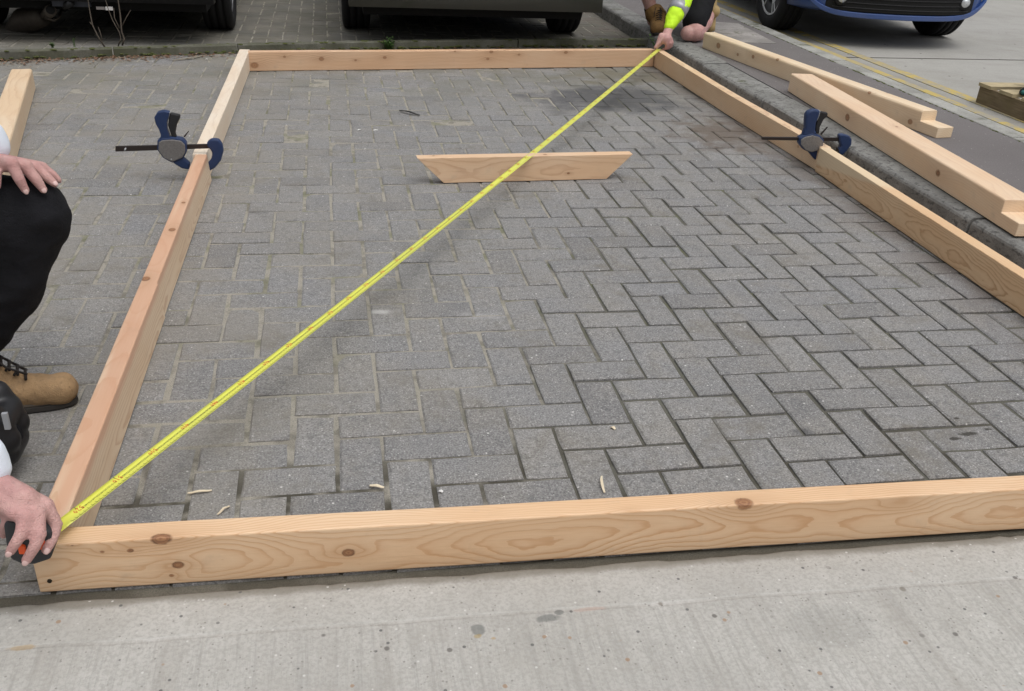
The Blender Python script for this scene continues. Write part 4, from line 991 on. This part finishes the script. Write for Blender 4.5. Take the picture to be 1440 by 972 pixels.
def hand_tape(bm):
    w_ = PY(-14, 683, -.415)
    kn_ = [(64,712,-.468),(52,724,-.492),(36,728,-.505),(20,722,-.500)]; R1 = [.0125,.0130,.0122,.0105]
    for q, r in zip(kn_, R1): chain(bm, [w_, PY(*q)], [.026, r * 1.2], 12)
    chain(bm, [PY(0,688,-.425), PY(34,704,-.470)], [.027, .024], 12); chain(bm, [PY(0,705,-.43), PY(22,722,-.475)], [.024, .017], 12)
    for pts, r in (([(64,710,-.468),(79,738,-.478),(74,756,-.492),(65,774,-.508)], (.0125,.0108,.0100,.0082)), ([(52,722,-.492),(56,752,-.520),(48,770,-.532),(37,788,-.536)], (.0130,.0108,.0100,.0084)),
                   ([(36,728,-.505),(29,752,-.528),(22,764,-.536),(14,776,-.538)], (.0122,.0102,.0096,.0080)), ([(20,722,-.490),(8,738,-.480),(5,752,-.462)], (.0105,.0090,.0078))):
        chain(bm, [PY(*q) for q in pts], r, 12)
    chain(bm, [PY(10,690,-.42), PY(44,722,-.435), PY(66,752,-.445)], [.017, .0135, .010])     # thumb behind the case
    return w_
def body1(bm):
    chain(bm, [pel, (pel + chest)/2, chest, nk], [.115, .11, .12, .05], 16); chain(bm, [sh[1], sh[-1]], [.055, .055], 12); chain(bm, [nk, hd - V((.02, 0, .05))], [.052, .05], 14); head(bm, hd, look)
    chain(bm, [hipL, kneeL, ankL], [.075, .048, .036]); chain(bm, [hipR, kneeR, ankR], [.075, .048, .036])
    w1 = hand_knee(bm); chain(bm, [sh[1], V((-1.42, .33, .73)), w1], [.045, .038, .026]); w2 = hand_tape(bm); chain(bm, [sh[-1], V((-1.36, -.38, .62)), w2], [.045, .038, .026])
body_1 = blob('body', body1, M_SKIN, .0042, 3, p1); eyes(p1, hd, look)
def nails(parent, tips):
    for tip, dr, nrm in tips:
        t = PY(*tip); p0 = PY(*dr); d = (t - p0).normalized(); n_ = V(nrm).normalized(); s = d.cross(n_).normalized(); n_ = s.cross(d).normalized()
        bm = bmesh.new(); M = Matrix((( *d, 0), (*s, 0), (*n_, 0), (0, 0, 0, 1))).transposed(); M = Matrix.Translation(t + n_ * .0063 + d * .001) @ M
        bmesh.ops.create_uvsphere(bm, u_segments=12, v_segments=6, radius=1, matrix=M @ Matrix.Diagonal((.0062, .0050, .0018, 1))); bm_obj('finger_nail', bm, M_NAIL, parent, True)
nails(p1, [((36,268,.128),(27,252,.128),(.1,-.8,.5)), ((61,267,.156),(52,254,.158),(.2,-.8,.5)), ((77,259,.184),(68,251,.188),(.3,-.7,.6)), ((65,774,-.508),(74,756,-.492),(.2,-1,.2)), ((37,788,-.536),(48,770,-.532),(.1,-1,.1)), ((14,776,-.538),(22,764,-.536),(0,-1,.1))])
def trousers(bm):
    chain(bm, [pel + V((0,0,-.02)), pel + V((.03,0,.12))], [.145, .135], 16)
    chain(bm, [hipL, (hipL*.45 + kneeL*.55) + V((0,0,.0)), kneeL, (kneeL*.5 + ankL*.5) + V((.012,0,0)), ankL + V((.012,0,.055))], [.118, .102, .083, .072, .060], 16)
    chain(bm, [hipR, (hipR + kneeR)/2 + V((0,0,.02)), kneeR, ankR], [.115, .10, .080, .068], 16)
blob('trousers', trousers, M_TROU, .009, 2, p1, disp=(.0075, 15))
def shirt(bm):
    chain(bm, [pel + V((0,0,.12)), chest, chest + V((.02,0,.08))], [.135, .15, .12], 16); chain(bm, [sh[1], sh[-1]], [.078, .078], 14)
    w1 = PY(-16, 224, .20); e1 = V((-1.42, .33, .73)); chain(bm, [sh[1], e1, w1*.93 + e1*.07], [.072, .055, .036], 14)
    w2 = PY(-14, 683, -.415); e2 = V((-1.36, -.38, .62)); chain(bm, [sh[-1], e2, w2*.86 + e2*.14], [.072, .056, .039], 14)
    chain(bm, [PY(-20,192,.215), PY(-11,206,.212)], [.036, .034], 14)
    chain(bm, [PY(-26,640,-.40), PY(-15,661,-.405)], [.037, .034], 14)
blob('shirt', shirt, M_SHIRT, .008, 3, p1, disp=(.004, 16))
def hair1(bm): 
    f = look.normalized(); s = f.cross(V((0,0,1))).normalized(); u = s.cross(f); chain(bm, [hd - f*.04 + u*.045, hd - f*.03 - u*.02], [.098, .085], 14); capsule(bm, hd + f*.01 + u*.055, hd - f*.02 + u*.05, .088, .095)
blob('hair', hair1, M_HAIR, .008, 3, p1, disp=(.004, 60))
boot(p1, (-1.375, .195), (-1.088, .215), 0.0, M_LEATH, up=V((-1.30, .203, .150)))
b2 = boot(p1, (-1.76, -.10), (-1.60, -.10), 0.0, M_LEATH, ankle_h=.10, laces=False)
tube('boot_collar', [V((-1.30,.203,.155)) + V((.056*math.cos(a), .056*math.sin(a), .010*math.cos(a))) for a in [2*PI*k/20 for k in range(21)]], .008, plain("orange_collar_trim", (.42,.21,.05), .8), p1, 8)
# knee pad on the knee that rests on the paving
kp = kneeR
def pad_(bm):
    chain(bm, [kp + V((.040, -.035, .085)), kp + V((.062, -.035, .015)), kp + V((.030, -.035, -.055))], [.026, .030, .024], 12); chain(bm, [kp + V((.040, .035, .085)), kp + V((.062, .030, .015)), kp + V((.030, .035, -.055))], [.026, .030, .024], 12)
    chain(bm, [kp + V((.055, -.03, .05)), kp + V((.055, .03, .05))], [.03, .03]); chain(bm, [kp + V((.055, -.03, -.02)), kp + V((.055, .03, -.02))], [.03, .03])
kpo = blob('knee_pad', pad_, M_PAD2, .006, 2, p1)
t_ = PY(8, 592, kp.y - .062); box('reflective_tag', t_.x - .004, t_.x + .006, t_.y - .004, t_.y + .004, t_.z - .018, t_.z + .018, M_TAG, kpo, .001)
# --- kneeling person at the far corner, holding the end of the tape
p2 = thing('person', (0, 0, 0), 'kneeling person in yellow hi-vis sleeve and black shorts pinching the tape at the corner', 'person')
kn2 = V((1.985, 4.52, .165)); an2 = V((2.245, 4.93, .235)); hp2 = V((2.20, 5.02, .52)); hp1 = V((2.02, 5.16, .55)); kn1 = V((1.60, 4.98, .60)); an1 = V((1.845, 5.03, .205)); pel2 = V((2.12, 5.10, .56)); ch2 = V((2.02, 4.86, .92))
s2 = {1: V((1.86, 4.70, 1.0)), -1: V((2.22, 4.90, 1.0))}; nk2 = V((1.98, 4.76, 1.09)); hd2 = V((1.90, 4.68, 1.21)); lk2 = V((-.45, -.75, -.5))
el2 = V((1.93, 4.52, .62)); wr2 = PY(938, 47, 4.19)
def hand2(bm):
    Y = 4.155
    chain(bm, [wr2, PY(936, 55, Y)], [.030, .034], 12); chain(bm, [PY(930,52,Y), PY(926,60,Y-.01)], [.022, .016])
    chain(bm, [PY(930,50,Y+.01), PY(926,60,Y-.012), PY(921,67,Y-.02)], [.018, .012, .009])           # index
    chain(bm, [PY(934,52,Y+.03), PY(929,62,Y+.01), PY(922,68.5,Y-.012)], [.018, .012, .009])           # thumb
    for i, (u, v) in enumerate(((938,60),(942,61),(945,60))): chain(bm, [PY(936 + i*3, 54, Y), PY(u, v, Y - .022 + i*.008), PY(u - 1, v + 8 - i*1.5, Y - .012 + i*.008), PY(u - 6 + i, v + 10 - i*2, Y + .012 + i*.008)], [.017, .0125, .0105, .009])
def body2(bm):
    chain(bm, [pel2, (pel2 + ch2)/2, ch2, nk2], [.12, .115, .13, .055], 16); chain(bm, [s2[1], s2[-1]], [.06, .06]); chain(bm, [nk2, hd2 - V((0, 0, .06))], [.055, .052]); head(bm, hd2, lk2)
    chain(bm, [hp2, (hp2 + kn2)/2, kn2], [.085, .075, .060], 14); chain(bm, [kn2, kn2*.55 + an2*.45 + V((.02,0,.012)), an2], [.064, .056, .036], 14)
    chain(bm, [kn2 + V((-.05,-.01,-.006)), kn2 + V((.045,.02,-.012))], [.052, .048], 14)
    chain(bm, [hp1, (hp1 + kn1)/2, kn1, kn1*.6 + an1*.4 + V((.03,0,0)), an1*.96 + kn1*.04, an1 - V((0,0,.05))], [.085, .075, .060, .058, .042, .038], 14)
    chain(bm, [s2[1], el2, wr2], [.05, .042, .028]); chain(bm, [s2[-1], V((2.46, 4.95, .82)), V((2.34, 4.85, .68)), V((2.28, 4.84, .64))], [.05, .042, .028, .03])
    for q in (-.03, -.01, .01, .03): capsule(bm, V((2.27 + q, 4.82, .62)), V((2.20 + q, 4.79, .60)), .011, .009)
    capsule(bm, V((2.25, 4.80, .65)), V((2.19, 4.77, .65)), .012, .010); hand2(bm)
blob('body', body2, M_SKIN, .0055, 3, p2); eyes(p2, hd2, lk2)
def shorts(bm):
    chain(bm, [pel2, pel2 + V((0, -.03, .12))], [.155, .145], 14); chain(bm, [hp2, hp2*.4 + kn2*.6 + V((0,0,.0)), hp2*.14 + kn2*.86 + V((-.012,0,.012))], [.125, .100, .090], 16); chain(bm, [hp1, hp1*.3 + kn1*.7], [.125, .10], 16)
blob('shorts', shorts, M_SHORT, .009, 3, p2, disp=(.005, 12))
jk_pts = [s2[1], el2, PY(960, 2, 4.36), PY(949, 22, 4.27), PY(941, 38, 4.215)]
def jacket(bm):
    chain(bm, [pel2 + V((0,-.02,.14)), ch2, ch2 + V((0,-.02,.07))], [.15, .17, .14], 16); chain(bm, [s2[1], s2[-1]], [.09, .09]); chain(bm, jk_pts, [.085, .072, .060, .056, .036], 14)
    chain(bm, [s2[-1], V((2.46, 4.95, .82)), V((2.36, 4.86, .70))], [.08, .066, .045])
jo = blob('hi_vis_jacket', jacket, M_HIVIS, .008, 2, p2, disp=(.006, 20))
tube('reflective_band', [PY(956.5, 8, 4.342), PY(950.5, 19, 4.285)], [.0645, .0625], M_BAND, jo, 24)
def hair2(bm): 
    f = lk2.normalized(); s = f.cross(V((0,0,1))).normalized(); u = s.cross(f); chain(bm, [hd2 - f*.04 + u*.045, hd2 - f*.03 - u*.02], [.098, .085], 14); capsule(bm, hd2 + f*.01 + u*.055, hd2 - f*.02 + u*.05, .088, .095)
blob('hair', hair2, M_HAIR, .009, 3, p2, disp=(.004, 60))
boot(p2, (1.90, 5.06), (1.80, 4.75), .103, M_LEATH2, up=V((1.85, 5.00, .215)), wid=.062, fat=1.36)
tube('sock', [an1 - V((0,0,.02)), an1 + (kn1 - an1).normalized()*.055], [.050, .046], M_SOCK, p2, 16)
# boot of the kneeling leg, standing on its toes
def boot3(bm):
    chain(bm, [V((2.25, 4.965, .30)), V((2.25, 4.95, .24)), V((2.245, 4.90, .145))], [.048, .046, .040], 14); chain(bm, [V((2.205, 4.93, .25)), an2 + V((0,-.05,.02))], [.045, .05], 12)
b3 = blob('boot', boot3, plain("tan_boot_leather", (.42,.30,.14), .8, nscale=20, var=.3), .007, 3, p2)
box('sole', -.045, .045, -.012, .012, -.13, .13, plain("tan_sole", (.30,.22,.11), .8), b3, .008, M=Matrix.Translation((2.262, 4.985, .235)) @ Matrix.Rotation(-.22, 4, 'X'))

# ------------------------------------------------------------------ plants and litter
M_WEED = plain("weed_green", (.055,.115,.022), .7, nscale=30, var=.5); M_TWIG = plain("bare_twig", (.075,.06,.045), .85, nscale=60, var=.4); M_MOSS = plain("moss", (.075,.085,.025), .95, nscale=60, var=.5)
def leaf(bm, p, d, n_, L, w_):
    d = d.normalized(); s = d.cross(n_).normalized(); u = s.cross(d)
    a = bm.verts.new(p); b = bm.verts.new(p + d*L*.5 + s*w_ + u*L*.10); c = bm.verts.new(p + d*L); e = bm.verts.new(p + d*L*.5 - s*w_ + u*L*.10); m_ = bm.verts.new(p + d*L*.5 + u*L*.03)
    bm.faces.new((a, b, m_)); bm.faces.new((b, c, m_)); bm.faces.new((c, e, m_)); bm.faces.new((e, a, m_))
def weed(name, p, h, nst, lw, label, cat='weed', spread=.6, seed=0, leafy=True):
    r = random.Random(seed); bm = bmesh.new()
    for k in range(nst):
        a = r.random()*2*PI; tl = r.random()*spread; d = V((math.cos(a)*tl, math.sin(a)*tl, 1)).normalized(); H_ = h*(.55 + .45*r.random())
        p1_ = d*H_*.5; p2_ = d*H_ + V((0,0,-.1*H_*tl)); tube_bm(bm, [V((r.gauss(0,.006), r.gauss(0,.006), 0)), p1_, p2_], [.0016, .0012, .0005], 4)
        if leafy:
            for j in range(7):
                t = .25 + .75*j/6; aa = r.random()*2*PI; dd = V((math.cos(aa), math.sin(aa), .5*r.random())); leaf(bm, d*H_*t, dd, V((0,0,1)), lw*(.7 + .6*r.random()), lw*.22)
    o = bm_obj(name, bm, M_WEED, None); o.location = p; return tag(o, label, cat)
weed('weed', (1.745, 4.50, -.004), .17, 7, .035, 'green weed at the kerb foot just behind the kneeling knee side corner', seed=2)
bpy.data.objects['weed']['label'] = 'green weed growing at the kerb foot under the hand with the tape'
weed('grass_tuft', (-.10, 4.575, -.004), .085, 34, .02, 'bright green tuft of grass against the edging behind the far timber', 'grass tuft', .9, 5)
weed('weed', (-1.965, 4.235, .05), .075, 3, .012, 'thin upright weed on the mossy edging below the dark car', seed=8, spread=.15)
weed('weed', (-2.08, 4.205, .05), .03, 9, .016, 'low round weed on the mossy edging near the left edge', seed=9)
# bare shoots rising in front of the dark car
def shoots(name, px, label):
    bm = bmesh.new()
    for pts, r in px: tube_bm(bm, [V(q) for q in pts], [r * (1 - .55 * i / (len(pts) - 1)) for i in range(len(pts))], 6)
    o = bm_obj(name, bm, M_TWIG, None, True); c = V(px[0][0][0]); o.data.transform(Matrix.Translation(-c)); o.location = c; return tag(o, label, 'bare shoot')
Yt = 4.42
shoots('bare_shoot', [([PY(147,66,4.28), PY(137,50,4.30), PY(130,35,4.32), PY(127,20,4.35), PY(124,2,4.38), PY(122,-30,4.4)], .0048), ([PY(144,57,4.29), PY(141,46,4.30), PY(138,38,4.31)], .004), ([PY(130,35,4.32), PY(126,31,4.33)], .005)], 'leafless thin shoot forked low, left of two in front of the dark car')
shoots('bare_shoot', [([PY(172,64,4.30), PY(175,55,4.30), PY(171,45,4.31), PY(169,20,4.34), PY(166,0,4.37), PY(163,-30,4.4)], .0062), ([PY(166,65,4.30), PY(170,55,4.31), PY(168,46,4.32), PY(158,28,4.35), PY(152,12,4.37), PY(146,-8,4.39)], .0042), ([PY(168,40,4.33), PY(161,25,4.35), PY(160,12,4.37)], .004), ([PY(172,36,4.33), PY(178,24,4.35), PY(184,14,4.36)], .003)], 'leafless branching shoot with several stems, right of two in front of the dark car')
# dead leaves and soil along the edging: nobody could count them
bm = bmesh.new(); r = random.Random(21)
for k in range(900):
    x = r.uniform(-3.0, 1.7) if k % 3 == 0 else r.gauss(-1.85, .42); e = edge_y(x); y = e - abs(r.gauss(.0, .075)) - .004
    if x > -1.02 and not (-.95 < x): continue
    a = r.random()*2*PI; L = r.uniform(.008, .028); leaf(bm, V((x, y, r.uniform(.001, .006))), V((math.cos(a), math.sin(a), r.uniform(-.05,.3))), V((0,0,1)), L, L*.3)
ml = N("dead_leaves", .85, 0, .2); v_ = ml.noise(ml.pos(), 45, 2); ml.col(ml.ramp(v_, [(.35, (.12,.07,.045)), (.5, (.21,.115,.075)), (.62, (.28,.21,.14))]))
o = bm_obj('leaf_litter', bm, ml.m); tag(o, 'reddish dead leaves and grit gathered along the mossy edging', 'leaf litter', kind='stuff')
bm = bmesh.new()
for k in range(420):
    x = r.uniform(-3.0, 1.75); e = edge_y(x); t = r.random(); bmesh.ops.create_icosphere(bm, subdivisions=1, radius=r.uniform(.005, .013), matrix=Matrix.Translation((x, e + (-.006 if t < .5 else r.uniform(.0, .045)), r.uniform(0, .018) if t < .5 else .050)) @ Matrix.Diagonal((1.6, 1, .45, 1)))
for k in range(260):
    y = r.uniform(1.0, 9); bmesh.ops.create_icosphere(bm, subdivisions=1, radius=r.uniform(.004, .009), matrix=Matrix.Translation((2.722 + r.gauss(0, .003), y, .100)) @ Matrix.Diagonal((.8, 2.2, .5, 1)))
o = bm_obj('moss', bm, M_MOSS); tag(o, 'moss along the edging and in the joint beside the road kerb', 'moss', kind='stuff')
# wood chips, splinters, stick and plaster crumbs
M_CHIP = plain("pale_wood_chip", (.70,.60,.44), .7, nscale=60); M_STICK = plain("black_strip", (.015,.014,.014), .6); M_GREYST = plain("grey_stick", (.30,.27,.22), .8); M_CRUMB = plain("white_crumb", (.72,.71,.69), .8)
def chip(name, a, b, w_, mat, label, cat, curl=.004, th=.0015):
    a = V(a); b = V(b); d = (b - a); L = d.length; d.normalize(); s = d.cross(V((0,0,1))); n = 6; vs, fs = [], []
    for i in range(n + 1):
        t = i / n; ww = w_ * (.35 + .65 * math.sin(PI * (.12 + .76 * t))); z = .0018 + curl * math.sin(PI * t) ** 2; c = d * L * t + s * .15 * L * math.sin(PI*t) * .4
        for q, zz in ((-1, 0), (1, 0), (1, th), (-1, th)): vs.append(c + s * q * ww / 2 + V((0, 0, z + zz)))
    for i in range(n):
        for k in range(4): fs.append((i*4 + k, i*4 + (k+1) % 4, i*4 + 4 + (k+1) % 4, i*4 + 4 + k))
    fs += [(3,2,1,0), (n*4, n*4+1, n*4+2, n*4+3)]
    o = mesh_obj(name, vs, fs, mat); o.location = a; return tag(o, label, cat)
chip('wood_chip', P(264,695), P(298,691), .006, M_CHIP, 'thin pale wood splinter lying across a joint near the left end of the front timber', 'wood chip')
chip('wood_chip', P(306,725), P(323,713), .005, M_CHIP, 'small bent wood splinter just behind the front timber on the left', 'wood chip', .006)
chip('wood_chip', P(520,684), P(540,687), .008, M_CHIP, 'small flat wood chip beside a dark joint left of the middle', 'wood chip')
chip('wood_chip', P(846,671), P(850,694), .006, M_CHIP, 'white curved wood shaving lying lengthwise behind the front timber', 'wood shaving', .006)
chip('wood_chip', P(859,602), P(865,605), .008, M_CHIP, 'tiny round wood chip above the white shaving', 'wood chip', .004)
chip('wood_chip', P(617,692), P(623,693), .008, M_CRUMB, 'tiny white crumb close behind the front timber', 'crumb', .002)
chip('rubber_strip', P(562,156), P(590,163), .014, M_STICK, 'short black bent strip lying on the paving above the offcut', 'strip', .008, .003)
chip('stick', P(243,86), P(285,80), .012, M_GREYST, 'grey stick lying beside the mossy edging left of the frame', 'stick', .002, .006)
chip('crumb', P(503,184), P(507,183), .010, M_CRUMB, 'white crumb on the paving, left of two below the black strip', 'crumb', .002)
chip('crumb', P(525,184), P(531,183.5), .012, M_CRUMB, 'white crumb on the paving, right of two below the black strip', 'crumb', .002)
chip('crumb', P(289,84), P(292,84), .014, M_CRUMB, 'white crumb at the right end of the grey stick', 'crumb', .004)
chip('crumb', P(1269,141,PZ), P(1273,142,PZ), .02, M_CRUMB, 'white crumb on the footpath beyond the pale post', 'crumb', .003)
bpy.data.objects['crumb.003'].location.z = PZ
# screw heads in the front timber
M_SCREW = plain("dark_screw_head", (.05,.045,.035), .4, .7)
ft = bpy.data.objects['front_timber']; inv = ft.matrix_world.inverted()
for (u, v) in ((69, 819), (62, 781)):
    q = inv @ fy(u, v); bm = bmesh.new(); bmesh.ops.create_cone(bm, cap_ends=True, segments=14, radius1=.0042, radius2=.0038, depth=.003, matrix=Matrix.Translation((q.x, -.0004, q.z)) @ Matrix.Rotation(PI/2, 4, 'X')); bm_obj('screw_head', bm, M_SCREW, ft)
